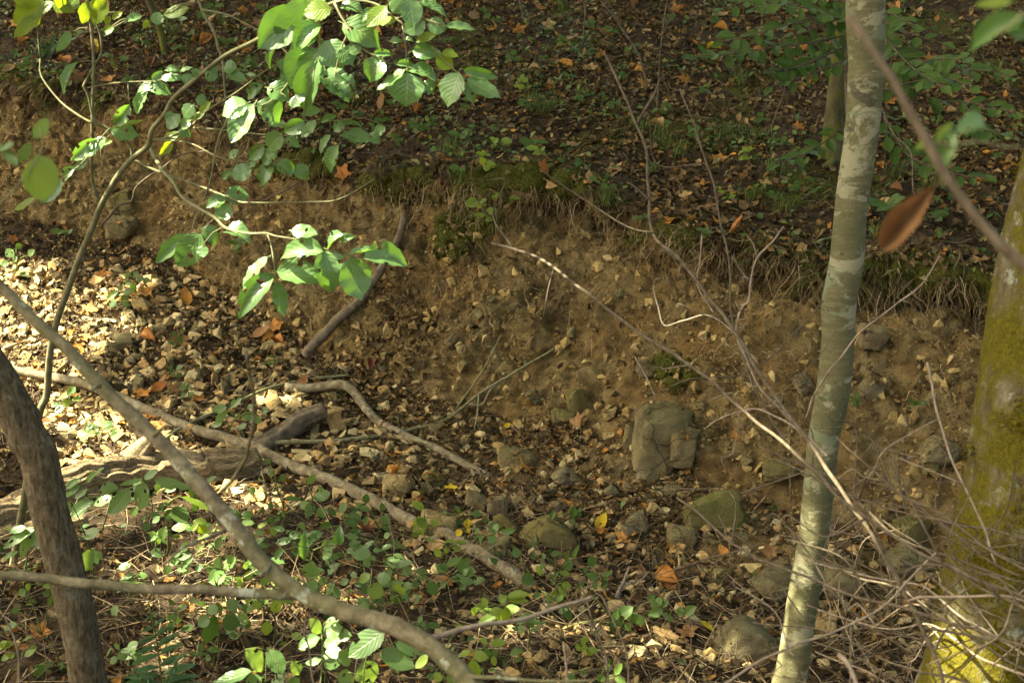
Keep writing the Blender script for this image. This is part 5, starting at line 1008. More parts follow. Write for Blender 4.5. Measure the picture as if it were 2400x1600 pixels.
plant('white lit compound leaves at the bottom centre', (2220, 1700), [(2212, 1222, 2128, 1128, 95), (2220, 1215, 2360, 1180, 115), (2205, 1255, 2048, 1325, 108), (2228, 1320, 2365, 1235, 100), (2222, 1375, 2360, 1350, 104), (2212, 1405, 2105, 1438, 56), (2225, 1430, 2340, 1440, 80), (2240, 1150, 2349, 1120, 60)], L_PALE, G_, 3.4, extra=[[(2215, 1200), (2218, 1320), (2215, 1430), (2205, 1600)]], wide=1.0)
plant('big pale oval leaves beneath the near branch at bottom centre', (150, 1760), [(-20, 1240, 72, 1240, 88), (300, 1200, 45, 1385, 168), (270, 1340, 500, 1470, 155), (-20, 1350, 62, 1445, 115), (150, 1420, 210, 1590, 185), (-20, 1500, 92, 1590, 135), (370, 1290, 600, 1355, 112)], L_PALE, H_, 3.4, extra=[[(150, 1600), (160, 1450), (200, 1300)]], wide=1.0)
plant('bright yellow green plant with hole eaten leaves', (1110, 1230), [(1140, 980, 1305, 955, 64), (1142, 992, 1292, 1015, 54), (1132, 970, 1082, 1005, 54), (1130, 1040, 1132, 1145, 64), (1112, 1068, 1015, 1085, 62), (1062, 1098, 935, 1165, 54), (990, 1050, 922, 1028, 40), (1100, 1030, 1140, 960, 50)], L_YEL, H_, 4.55)
plant('yellow leaves low behind the near twig', (960, 1600), [(1020, 1290, 1135, 1292, 64), (1005, 1300, 950, 1262, 44), (902, 1365, 1012, 1395, 66), (892, 1345, 800, 1385, 54), (1040, 1380, 1060, 1450, 40), (900, 1400, 930, 1560, 80)], L_YEL, H_, 3.9)
plant('yellowing lobed leaf plant at the bottom middle', (640, 1700), [(600, 1375, 515, 1465, 64), (640, 1400, 700, 1340, 54), (690, 1500, 640, 1550, 60), (830, 1165, 788, 1205, 34), (720, 1520, 780, 1568, 50)], L_YEL, H_, 3.7)
plant('light green leaves clumped behind the near thick branch', (200, 1060), [(120, 870, 202, 820, 64), (178, 905, 292, 965, 104), (240, 838, 345, 855, 74), (100, 1012, 202, 1008, 64), (160, 1040, 235, 1085, 60), (0, 890, 50, 850, 50), (60, 830, 110, 815, 40), (340, 960, 380, 1020, 40), (350, 900, 450, 960, 50), (440, 950, 480, 900, 40)], L_YEL, H_, 4.7, alt=L_PALE, frac=.5)
plant('grey green leaves shaded beside the long pole', (130, 760), [(60, 655, 205, 685, 94), (150, 640, 232, 588, 44), (50, 620, 130, 600, 50), (160, 700, 190, 770, 50), (100, 770, 180, 740, 44)], L_PALE, H_, 5.1)
plant('dark vine leaves hanging over the lower end of the pole', (830, 900), [(810, 812, 872, 702, 76), (720, 762, 832, 702, 56), (670, 760, 740, 790, 50), (600, 870, 652, 962, 76), (510, 800, 602, 800, 44), (418, 800, 490, 792, 70), (440, 880, 370, 900, 40), (540, 880, 480, 900, 50)], L_DARK, H_, 5.0)
plant('round dark leaf seedling at the lower end of the pole', (1300, 980), [(1250, 815, 1312, 892, 86), (1170, 672, 1242, 670, 60), (1340, 930, 1360, 1000, 40), (1400, 980, 1470, 990, 54), (1470, 1000, 1530, 960, 44), (1520, 1040, 1590, 1140, 60), (1490, 1080, 1560, 1060, 40)], L_DARK, H_, 5.0)
plant('slender dark leaves reaching up right of the ridged rock', (1530, 900), [(1540, 795, 1582, 718, 64), (1590, 718, 1642, 615, 34), (1550, 740, 1555, 650, 30), (1360, 772, 1402, 758, 54), (1450, 895, 1495, 795, 44), (1660, 792, 1702, 788, 40), (1380, 700, 1410, 690, 40), (1440, 680, 1520, 680, 40)], L_DARK, H_, 5.1)
plant('young green seedling between ridged rock and yellow leaf', (1600, 520), [(1600, 350, 1590, 440, 50), (1600, 400, 1660, 410, 44), (1440, 440, 1470, 380, 40), (1600, 440, 1570, 470, 44), (1630, 380, 1660, 370, 30)], L_DARK, H_)
plant('vine leaves crossing the stone pile', (950, 600), [(890, 400, 970, 410, 50), (1000, 490, 1100, 490, 54), (780, 350, 820, 400, 40), (820, 480, 790, 440, 40), (880, 560, 900, 600, 40), (990, 430, 990, 470, 30), (700, 400, 730, 390, 30)], L_DARK, H_, 5.9)
plant('two bright yellow leaves hanging beside the stone pile', (830, 640), [(870, 435, 865, 505, 50), (825, 510, 790, 555, 46), (870, 505, 880, 535, 30)], [leaf_meshes('bright_yellow_leaf', 6, ell(.8, .45), M_DRY_YEL, 1)[0]], H_, 5.6)
plant('leafy shoot sprouting at the bottom edge left of the grey boulder', (1840, 1640), [(1840, 1400, 1845, 1440, 40), (1820, 1480, 1850, 1440, 50), (1880, 1510, 1940, 1430, 50), (1800, 1500, 1770, 1560, 60), (1880, 1530, 1960, 1568, 50), (1560, 1500, 1600, 1568, 70), (1640, 1480, 1690, 1500, 50)], L_DARK, H_, 4.1)
plant('dark leaves straggling before the exposed root', (2050, 1200), [(1960, 1110, 2050, 1100, 54), (2120, 1070, 2170, 1120, 50), (2110, 1000, 2160, 960, 40), (2120, 1170, 2180, 1250, 60), (1880, 1300, 1910, 1250, 50), (1930, 1040, 1930, 1100, 44), (1840, 1180, 1900, 1190, 60), (1750, 1250, 1720, 1210, 40), (1360, 1300, 1400, 1360, 54), (1640, 930, 1660, 870, 40)], L_DARK, H_, 4.9)
plant('bright sunlit sprig low on the left scree', D_([(740, 520)])[0], LF(D_, [(830, 430, 835, 390, 30), (820, 440, 730, 490, 40), (840, 445, 930, 430, 50), (840, 460, 880, 500, 60), (800, 500, 750, 540, 50), (760, 560, 690, 590, 60), (690, 600, 610, 640, 60), (840, 510, 900, 540, 50), (700, 650, 640, 640, 40)]), L_PALE, None)
plant('white sunlit leaves on the scree below the sapling', D_([(420, 1260)])[0], LF(D_, [(520, 1090, 460, 1150, 50), (500, 1120, 400, 1170, 60), (480, 1170, 440, 1230, 50), (440, 1230, 370, 1260, 60), (500, 1170, 560, 1180, 40), (400, 1200, 350, 1230, 30), (390, 1290, 470, 1280, 30)]), L_PALE, None)
plant('spread of white leaves beside the splintered snag', D_([(700, 1420)])[0], LF(D_, [(680, 1380, 570, 1390, 60), (700, 1370, 780, 1340, 60), (640, 1350, 600, 1370, 40), (760, 1390, 800, 1420, 50), (700, 1420, 640, 1450, 60), (550, 1450, 610, 1430, 60), (720, 1490, 800, 1480, 80)]), L_PALE, None)
plant('low green clump at the left edge of the scree', D_([(90, 340)])[0], LF(D_, [(90, 150, 40, 200, 60), (110, 140, 150, 110, 40), (120, 200, 90, 230, 50), (60, 240, 0, 250, 50), (190, 190, 240, 150, 44), (110, 260, 80, 280, 40), (140, 310, 200, 330, 44), (110, 330, 40, 335, 40), (130, 290, 160, 270, 30)]), L_DARK, None, alt=L_PALE, frac=.4)
plant('dark sprig among the gravel in the middle scree', D_([(930, 430)])[0], LF(D_, [(900, 330, 850, 320, 50), (920, 340, 950, 300, 50), (940, 360, 990, 340, 50), (900, 370, 860, 390, 44), (980, 370, 1030, 350, 40), (930, 390, 900, 420, 50)]), L_DARK, None)
plant('small sprig on the gravel above the long pole', D_([(1290, 1190)])[0], LF(D_, [(1270, 1080, 1290, 1060, 34), (1280, 1100, 1230, 1100, 40), (1290, 1110, 1320, 1090, 34), (1280, 1140, 1240, 1150, 40), (1290, 1150, 1340, 1140, 40), (1300, 1170, 1270, 1190, 30)]), L_DARK, None)
plant('small sprig right in the middle of the gravel', D_([(1210, 830)])[0], LF(D_, [(1240, 720, 1260, 700, 30), (1220, 740, 1180, 720, 44), (1220, 770, 1260, 770, 40), (1200, 790, 1150, 780, 30), (1210, 800, 1190, 820, 40)]), L_DARK, None)
plant('small sprig on the gravel left of the brown leaf heap', D_([(1210, 1030)])[0], LF(D_, [(1190, 970, 1160, 960, 44), (1210, 970, 1260, 950, 44), (1200, 990, 1180, 1020, 34), (1220, 1000, 1240, 1020, 40)]), L_DARK, None)
plant('upright leafy weed growing from the rotten log end', D_([(1560, 1420)])[0], LF(D_, [(1560, 1230, 1460, 1260, 60), (1560, 1250, 1480, 1350, 50), (1590, 1230, 1660, 1170, 50), (1660, 1290, 1780, 1300, 60), (1700, 1240, 1750, 1220, 40), (1800, 1270, 1850, 1240, 40), (1530, 1340, 1450, 1360, 44), (1560, 1420, 1510, 1450, 40), (1480, 1400, 1400, 1440, 40), (1600, 1310, 1640, 1290, 40), (1640, 1380, 1700, 1350, 40), (1740, 1310, 1800, 1340, 44)]), L_PALE, None)
plant('trailing vine with small leaves below the stump', G_([(1950, 500)])[0], LF(G_, [(1860, 60, 1830, 20, 30), (1850, 130, 1890, 110, 40), (1760, 250, 1710, 240, 50), (1960, 290, 2080, 310, 30), (1880, 350, 1840, 340, 40), (1960, 180, 1930, 140, 40), (2060, 360, 2110, 330, 50), (2090, 400, 2160, 400, 40), (1850, 430, 1880, 470, 34), (1940, 390, 1960, 430, 30)]), L_DARK, None, Y=5.2)
plant('glossy dark blades standing by the long pole', G_([(2130, 760)])[0], LF(G_, [(2090, 720, 2095, 530, 64), (2200, 580, 2150, 520, 60), (2320, 620, 2340, 500, 70), (2130, 620, 2200, 530, 50), (1960, 650, 1880, 720, 50)]), L_SAP, None, Y=4.9)
plant('round pale leaves in the brush before the pole', G_([(2140, 1000)])[0], LF(G_, [(2130, 840, 2150, 730, 104), (2110, 880, 2180, 920, 90), (2300, 880, 2240, 960, 60), (2260, 820, 2340, 740, 64), (2340, 980, 2280, 900, 60)]), L_PALE, None, Y=4.4)
plant('tall dark leaves left of the glossy blades', G_([(1520, 900)])[0], LF(G_, [(1490, 640, 1520, 560, 50), (1510, 700, 1490, 800, 60), (1600, 740, 1560, 690, 60), (1580, 780, 1620, 700, 44), (1250, 780, 1330, 700, 44), (1560, 800, 1430, 870, 104), (1340, 790, 1400, 760, 50), (1660, 900, 1620, 830, 50), (1790, 890, 1860, 840, 50), (1540, 880, 1600, 840, 50)]), L_PALE, None, Y=4.8)
plant('green leaves under the near side branch', G_([(1500, 1350)])[0], LF(G_, [(1480, 1100, 1415, 1305, 94), (1440, 1110, 1365, 1180, 74), (1500, 1040, 1430, 1080, 80), (1530, 1130, 1650, 1170, 120), (1560, 1060, 1640, 1000, 90), (1220, 1120, 1230, 1165, 60), (1640, 1080, 1710, 1160, 60), (1290, 1030, 1240, 1060, 40)]), L_PALE, None, Y=4.2, alt=L_DARK, frac=.5)
plant('yellow green leaves at the right of the near fork', G_([(1880, 1300)])[0], LF(G_, [(1880, 1000, 1920, 1080, 80), (1840, 1140, 1830, 1240, 70), (1720, 960, 1700, 1040, 60), (1930, 1000, 2010, 1010, 50), (1980, 1290, 1920, 1350, 60), (2000, 1240, 2090, 1250, 50), (1780, 1000, 1750, 1060, 60)]), L_YEL, None, Y=4.3)
plant('small leaves along the base of the leaning trunk', G_([(420, 1480)])[0], LF(G_, [(370, 960, 340, 1040, 50), (440, 1430, 400, 1470, 50), (470, 1460, 420, 1480, 40), (240, 1450, 300, 1530, 90), (360, 1420, 320, 1500, 60), (120, 1160, 20, 1200, 60), (180, 930, 120, 960, 50), (130, 1080, 80, 1060, 50)]), L_DARK, None, Y=4.3)
# random undergrowth leaves of the near bed, each plant its own thing (labelled at the end)
AUTO = []
SPOT = [(560, 1240), (620, 1300), (690, 1290), (820, 1270), (900, 1330), (640, 1420), (520, 1400), (360, 1290), (300, 1400), (760, 1430), (880, 1450), (960, 1420), (1040, 1320), (720, 1210), (830, 1210), (480, 1280), (420, 1340), (1090, 1380), (980, 1500), (1150, 1470), (1240, 1500), (1350, 1540), (1450, 1480), (60, 1400), (40, 1560), (300, 1560), (560, 1490), (1300, 1390), (880, 1260), (460, 1190),
        (350, 1220), (770, 1330), (590, 1350), (700, 1390), (930, 1370), (1000, 1250), (1120, 1280), (400, 1480), (500, 1560), (1180, 1560), (1420, 1390), (1560, 1450)]
for (px, py) in SPOT:
    lv = []; k = rnd.randint(5, 9)
    for i in range(k):
        bx, by = px + rnd.gauss(0, 22), py - 30 + rnd.gauss(0, 20); a = rnd.uniform(0, 6.28); L = rnd.uniform(22, 40); lv.append((bx, by, bx + math.cos(a) * L, by + math.sin(a) * L * .7, L * rnd.uniform(.4, .6)))
    kind = rnd.choice((L_DARK, L_DARK, L_PALE, L_PALE, L_PALE, L_YEL)); e = plant('x', (px, py + 8), lv, kind, None)
    AUTO.append((e, 'plant', {id(L_DARK): 'dark green leafy seedling', id(L_PALE): 'pale green leafy seedling', id(L_YEL): 'yellow green leafy seedling'}[id(kind)], px, py - 30))
HS = [(400, 60), (450, 100), (330, 105), (480, 45), (250, 90), (300, 205), (345, 215), (265, 155), (620, 30), (500, 30), (420, 120), (1010, 300), (1090, 260), (1160, 310), (900, 290), (930, 255), (840, 280), (880, 320), (985, 310), (1030, 355), (1085, 330), (1070, 410), (1330, 190), (1225, 215), (1365, 240), (1445, 260), (1440, 85), (1380, 65), (1200, 150), (1320, 100), (1480, 130), (1550, 270), (1150, 55), (1230, 260), (1130, 375), (1170, 345), (1140, 400), (1250, 350), (1270, 365), (1180, 480), (1130, 490), (1150, 520), (1420, 450), (1500, 520), (1545, 400), (1660, 230), (1750, 375), (1830, 350), (1700, 470), (1650, 560), (1820, 470), (1870, 450), (2130, 360), (2200, 400), (2330, 380), (2200, 560), (2120, 510), (2350, 200), (2290, 330), (1560, 60), (1680, 60), (1450, 190), (930, 340), (800, 260), (700, 250), (30, 130), (60, 160), (180, 100), (110, 20), (540, 110), (590, 160), (1620, 330), (1780, 290), (150, 560), (2010, 950), (2150, 960), (560, 590), (640, 860)]
for (px, py) in HS:
    lv = []; k = rnd.randint(4, 7); sc = 1.15 if 1060 < px < 1290 and py > 320 else .9
    for i in range(k):
        bx, by = px + rnd.gauss(0, 7), py - 14 + rnd.gauss(0, 6); a = rnd.uniform(0, 6.28); L = rnd.uniform(16, 30) * sc; lv.append((bx, by, bx + math.cos(a) * L, by + math.sin(a) * L * .55, L * rnd.uniform(.42, .6)))
    kind = L_YEL if (1100 < px < 1300 and py > 330 and rnd.random() < .7) or rnd.random() < .1 else L_DARK; e = plant('x', (px, py), lv, kind, None, wide=1.0)
    AUTO.append((e, 'plant', 'yellow green seedling' if kind is L_YEL else 'small dark green seedling', px, py - 14))

# ------------------------------------------------------------------ ferns
def fern(label, root, fronds, Y=None, size=.5, pin=15, group='ferns'):
    g = hit(*root)[0]; e = empty('fern', g, label, 'fern', group); 
    for fr in fronds:
        P, R = apath([(a, b, 4) for a, b in fr], (Y or g[1], (Y or g[1]) - .12)); V, Q = tube(P, [.0025] * len(P), 5, .02); fo_ = part('frond', V, Q, M_STEM_GREEN, e); C = dense(P); n = pin; v = -C[0] / np.linalg.norm(C[0])
        Lmax = np.linalg.norm(C[-1] - C[0]) * size
        for i in range(n):
            j = min(len(C) - 2, int((.12 + .86 * i / n) * (len(C) - 1))); t = C[j + 1] - C[j]; t /= np.linalg.norm(t); nn = v * .6 + np.array([0, 0, .7]); s = np.cross(t, nn); s /= np.linalg.norm(s)
            for sg in (-1, 1):
                L = Lmax * (1 - (i / n) ** 1.5 * .85) * rnd.uniform(.9, 1.05); d_ = s * sg + t * .25 + np.array([0, 0, -.1]); d_ /= np.linalg.norm(d_); put_leaf(e, C[j], C[j] + d_ * L, L * .24, L_FERN, nn, 'pinna', under=fo_)
L_FERN = leaf_meshes('fern_pinna', 5, ell(.5, .35), M_LEAF_FERN, 3, petiole=0)
fern('dark evergreen fern at the lower left by the near branch', (375, 1640), [[(380, 1640), (375, 1560), (365, 1490), (350, 1420)], [(385, 1640), (400, 1580), (425, 1530)], [(375, 1640), (340, 1600), (310, 1570)]], 3.7, .32, 16)
fern('feathery fern on the hillside at the far left', (110, 130), [[(110, 130), (90, 100), (60, 100)], [(110, 130), (130, 90), (125, 65)], [(110, 130), (80, 115), (45, 130)], [(112, 130), (100, 85), (85, 75)], [(110, 130), (140, 100), (150, 95)]], None, .38, 12)
fern('small fern hanging on the bank face at far left', (110, 235), [[(108, 232), (112, 250), (115, 275)], [(106, 232), (98, 250), (92, 262)]], None, .4, 10)
fern('small fern near the middle of the hillside', (1370, 130), [[(1370, 130), (1345, 118), (1325, 120)], [(1370, 130), (1385, 115), (1400, 118)], [(1372, 130), (1390, 125), (1410, 135)]], None, .4, 9)
fern('tiny fern beside the tall dead branch tip', (1450, 165), [[(1450, 165), (1440, 155), (1432, 160)], [(1450, 165), (1460, 152), (1475, 158)]], None, .45, 8)

# ------------------------------------------------------------------ grass and moss
def tuft(px, py, n, L, cols, lean=0.):
    g, nn = hit(px, py); Vs, Fs, Cs = [], [], []; off = 0
    for i in range(n):
        b = g + np.array([rnd.gauss(0, .03), rnd.gauss(0, .03), 0]); a = rnd.uniform(0, 6.28); h = L * rnd.uniform(.5, 1.1); o_ = np.array([math.cos(a) + lean, math.sin(a) - .3, 0]) * h * rnd.uniform(.4, .9)
        p = [b, b + o_ * .35 + np.array([0, 0, h * .6]), b + o_ * .75 + np.array([0, 0, h * .75]), b + o_ + np.array([0, 0, h * .5])]; s = np.cross(o_, [0, 0, 1.]); s /= np.linalg.norm(s) + 1e-9; w = (.0018, .0018, .0014, .0003)
        V = np.array([q + s * w_ * sg for q, w_ in zip(p, w) for sg in (-1, 1)]); Q = np.array([(0, 1, 3, 2), (2, 3, 5, 4), (4, 5, 7, 6)]); Vs.append(V); Fs.append(Q + off); off += 8; Cs.append(np.tile(np.array(cols[rnd.randrange(len(cols))]) * rnd.uniform(.7, 1.3), (8, 1)))
    return g, np.concatenate(Vs), np.concatenate(Fs), np.concatenate(Cs)
GC = [(.07, .12, .02), (.11, .16, .03), (.05, .085, .018), (.17, .19, .05)]
for (px, py) in [(1270, 270), (1250, 245), (1320, 30), (1545, 330), (1590, 370), (1735, 200), (1765, 330), (1820, 410), (1760, 470), (1840, 500), (1290, 260), (1500, 310), (1420, 480), (820, 240), (1080, 430), (1060, 360), (2100, 420), (2170, 450), (2330, 180), (2060, 560), (1700, 330), (410, 90), (520, 60), (1160, 545), (1560, 350)]:
    g, V, Q, C = tuft(px, py, 36, .14, GC); o = single('grass_tuft', V, Q, M_GRASS, g, 'x', 'grass', 'grass tufts on the hillside', col=C); AUTO.append((o, 'grass', 'green grass tuft', px, py))
mw = moss * on_face
Pm, Nm = scatter(16000, np.clip(mw - .3, 0, 1) + .10 * np.clip(moss - .25, 0, 1) * on_hill); V, Q, C = strands(Pm, Nm, .006, .03, .0016, [(.085, .082, .013), (.12, .11, .018), (.055, .056, .011), (.16, .14, .025)], .5)
single('moss_cushions', V, Q, M_MOSS, (0, 0, 0), 'olive moss hanging over the bank lip', None, None, 'stuff', col=C, smooth=False)
lipw = ((T2 > 8.4) & (T2 < 9.7)) * 1.
Pm, Nm = scatter(2600, lipw * (.02 + np.clip(noise(np.stack([GX * 2.3, GY * 2.3, GZ * 0], -1)) * 4 - .3, 0, 1))); V, Q, C = strands(Pm, Nm * .6 + np.array([0, -.5, .3]), .02, .11, .0009, [(.20, .15, .08), (.13, .10, .045), (.10, .12, .03), (.26, .21, .12), (.07, .09, .02)], .9, .5)
single('lip_grass', V, Q, M_GRASS, (0, 0, 0), 'dry grass and root hairs drooping over the bank edge', None, None, 'stuff', col=C, smooth=False)
Pm, Nm = scatter(5000, on_hill * np.clip(noise(np.stack([GX * 2.2, GY * 2.2, GZ * 0 + 9], -1)) * 3 - .3, 0, 1)); V, Q, C = strands(Pm, Nm, .03, .10, .0014, GC, .4, .6)
single('hillside_grass', V, Q, M_GRASS, (0, 0, 0), 'sparse thin grass growing through the hillside litter', None, None, 'stuff', col=C, smooth=False)
Pg, Ng = scatter(5200, 1.6 * on_hill * np.clip(noise(np.stack([GX * 1.6, GY * 1.6, GZ * 0 + 2], -1)) * 3 + .1, 0, 1) + on_bed * .9 * np.clip((PY - 1120) / 150, 0, 1) * np.clip((1350 - PX) / 300, .12, 1) * np.clip(noise(np.stack([GX * 2.2, GY * 2.2, GZ * 0 + 4], -1)) * 4 + .2, 0, 1.3))
R_ = frames(len(Pg), Ng, .5); s_ = rng.uniform(.012, .058, len(Pg)); gl_t = []
for s in range(5):
    V, Q, _ = blade(4, ell(.7, .45), rnd.uniform(-.2, .1), rnd.uniform(0, .3), -.2, 70 + s, .01); gl_t.append((V, Q))
cc = np.array([(.04, .085, .018), (.065, .12, .026), (.09, .15, .034), (.13, .165, .03)])[rng.integers(0, 4, len(Pg))]
V, Q, C = instance(gl_t, Pg + Ng * rng.uniform(.01, .07, (len(Pg), 1)), R_, np.stack([s_ * .55, s_, s_], 1), cc)
single('ground_cover', V, Q, M_GRASS, (0, 0, 0), 'low green ground cover leaves scattered through litter', None, None, 'stuff', col=C)
# ------------------------------------------------------------------ fallen leaves one can pick out, each a thing
def lobed(seed, mat, lobes=5):
    r = np.random.default_rng(seed); n = 30; th = np.linspace(0, 2 * np.pi, n, endpoint=False); V = [(0, 0, 0)]; ax = r.uniform(0, 6.28); cup = r.uniform(.1, .7); f2 = r.uniform(-.35, .35)
    for ring_, s in ((0, .5), (1, 1.)):
        for t in th:
            k = .70 + .19 * math.cos(lobes * t) + .08 * math.cos(lobes * 2 * t + .6) + .05 * r.normal(); k = .55 + (k - .55) * (s ** 1.2); rad = .5 * s * max(.25, k)
            x, y = rad * math.cos(t), rad * math.sin(t); V.append((x, y, cup * (x * math.cos(ax) + y * math.sin(ax)) ** 2 * 1.6 + f2 * x * y * 2 + .02 * r.normal() * s))
    T = []
    for i in range(n):
        j = (i + 1) % n; T += [(0, 1 + i, 1 + j), (1 + i, 1 + n + i, 1 + n + j), (1 + i, 1 + n + j, 1 + j)]
    me = mesh_np('fallen_leaf_blade', np.array(V), np.array(T)); me.materials.append(mat); return me
def plain(seed, mat):
    r = np.random.default_rng(seed); V, Q, UV = blade(6, ell(.75, .45), r.uniform(-.3, .5), r.uniform(0, .8), r.uniform(-.6, .9), seed, .03); V[:, 1] -= .5; V[:, 0] *= .6; me = mesh_np('fallen_leaf_blade', V, Q); me.materials.append(mat); return me
FL = {c: [lobed(s, m) for s in range(3)] + [plain(s + 8, m) for s in range(2)] for c, m in (('orange', M_DRY_ORANGE), ('tan', M_DRY_TAN), ('brown', M_DRY_BROWN), ('dark red', M_DRY_RED), ('yellow', M_DRY_YEL))}
def fallen(px, py, w, colr, label=None, k=None):
    g, n = hit(px, py); s = px2m(w, g) * 1.5; z = n + np.array([rnd.gauss(0, .25), rnd.gauss(-.25, .25), 0]); z /= np.linalg.norm(z); a = np.array([rnd.gauss(0, 1), rnd.gauss(0, 1), rnd.gauss(0, 1)]); x = np.cross(a, z); x /= np.linalg.norm(x); y = np.cross(z, x); c = g + n * (.012 + .1 * s)
    me = FL[colr][rnd.randrange(5) if k is None else k]; o = bpy.data.objects.new('fallen_leaf', me); COL.objects.link(o)
    o.matrix_basis = Matrix(((x[0] * s, y[0] * s, z[0] * s, c[0]), (x[1] * s, y[1] * s, z[1] * s, c[1]), (x[2] * s, y[2] * s, z[2] * s, c[2]), (0, 0, 0, 1)))
    tag(o, label, 'leaf', 'fallen autumn leaves')
    if label is None: AUTO.append((o, 'leaf', f'{colr} fallen leaf', px, py))
for px, py, w, c, lab in ((805, 408, 34, 'orange', 'orange leaf caught on the bank lip by the sapling leaves'), (1226, 1098, 46, 'orange', 'bright orange leaf lying on the flat tan rock'), (866, 858, 22, 'dark red', 'dark red leaf at the bank foot'), (1148, 1262, 44, 'tan', 'crumpled tan leaf on the stones of the bed'), (1470, 1265, 40, 'orange', 'ragged orange leaf left of the small shaded block'), (1560, 1362, 46, 'orange', 'bright orange leaf below the flat green boulder, left of a pair'), (1582, 1372, 36, 'orange', 'deeper orange leaf touching the bright one below the flat boulder'),
                     (1552, 1500, 52, 'tan', 'large tan lobed leaf above the grey boulder corner'), (1612, 1490, 40, 'brown', 'brown leaf right of the large tan lobed leaf'), (1190, 1002, 16, 'yellow', 'tiny bright yellow leaf at the bank foot'), (332, 930, 32, 'orange', 'orange leaf on the gravel just above the long pole'), (370, 922, 28, 'orange', 'vivid orange leaf right beside another on the gravel'), (470, 945, 32, 'orange', 'orange leaf on the gravel left of the slim stick'), (630, 798, 34, 'orange', 'orange leaf on top of the brown leaf heap'), (608, 792, 30, 'brown', 'brown curled leaf in the leaf heap'),
                     (648, 808, 26, 'orange', 'deep orange leaf at the right of the leaf heap'), (584, 1090, 24, 'orange', 'orange leaf caught on the vine below the stump'), (372, 1005, 26, 'orange', 'glowing orange leaf beside the near thick branch'), (1055, 1152, 24, 'yellow', 'yellow orange leaf beside the dome shaped stone'), (922, 1112, 30, 'orange', 'orange leaf on the yellowish square block'), (1325, 1190, 26, 'orange', 'orange star shaped leaf right of the pale knob'), (1405, 1235, 30, 'yellow', 'yellow leaf right of the ridged rock'), (1628, 793, 20, 'orange', 'lone reddish leaf stuck on the bank'),
                     (1735, 545, 38, 'orange', 'orange brown leaf lying on the bank lip by the thorny twig'), (1440, 405, 34, 'tan', 'cream leaf on the hillside near the lip'), (980, 1420, 30, 'brown', 'brown star leaf among the yellow green plants'), (405, 1480, 44, 'orange', 'sunlit orange leaf near the fern'), (30, 1500, 40, 'orange', 'orange leaf at the lower left corner'), (100, 1490, 44, 'orange', 'broad orange leaf left of the leaning trunk'), (435, 1440, 36, 'orange', 'rust leaf above the sunlit orange leaf'), (28, 565, 20, 'orange', 'orange leaf at the left edge below the bank')):
    fallen(px, py, w, c, lab, 0 if 'lobed' in lab or 'star' in lab else None)
fr = random.Random(77)
for i in range(190):
    z = fr.random()
    if z < .62:
        px, py = fr.uniform(0, 2400), fr.uniform(5, 560)
        if py > 213 + max(0, px - 380) * .26 - 10: py = fr.uniform(5, 200 + max(0, px - 380) * .22)
    elif z < .84: px, py = fr.uniform(10, 760), fr.uniform(620, 1010)
    else: px, py = fr.uniform(780, 1900), fr.uniform(980, 1500)
    fallen(px, py, fr.uniform(18, 32) if py < 600 else fr.uniform(18, 36), fr.choices(('orange', 'tan', 'brown', 'dark red', 'yellow'), (4, 5, 4, .4, .3))[0])
# ------------------------------------------------------------------ stones one can pick out, each a thing
SM = [rock_mesh(s + 60, 9 + s % 4, .5, 1, 0, .05, False) for s in range(8)]; SMesh = {}
for c, m in (('tan', M_ROCK_PALE), ('brown', M_ROCK), ('grey', M_ROCK_GREY)):
    SMesh[c] = []
    for V, Fc in SM: me = mesh_np('stone_body', V, Fc, smooth=False); me.materials.append(m); SMesh[c].append(me)
def stone(px, py, w, colr, flat, where):
    g, n = hit(px, py); s = px2m(w, g); z = n + np.array([fr.gauss(0, .2), fr.gauss(0, .2), 0]); z /= np.linalg.norm(z); a = np.array([fr.gauss(0, 1), fr.gauss(0, 1), fr.gauss(0, 1)]); x = np.cross(a, z); x /= np.linalg.norm(x); y = np.cross(z, x); h = s * flat; c = g + n * h * .2; sy = s * fr.uniform(.55, .85)
    o = bpy.data.objects.new('stone', SMesh[colr][fr.randrange(8)]); COL.objects.link(o)
    o.matrix_basis = Matrix(((x[0] * s, y[0] * sy, z[0] * h, c[0]), (x[1] * s, y[1] * sy, z[1] * h, c[1]), (x[2] * s, y[2] * sy, z[2] * h, c[2]), (0, 0, 0, 1)))
    tag(o, None, 'stone', where); AUTO.append((o, 'stone', f"{'flat' if flat < .45 else 'chunky'} {colr} stone", px, py))
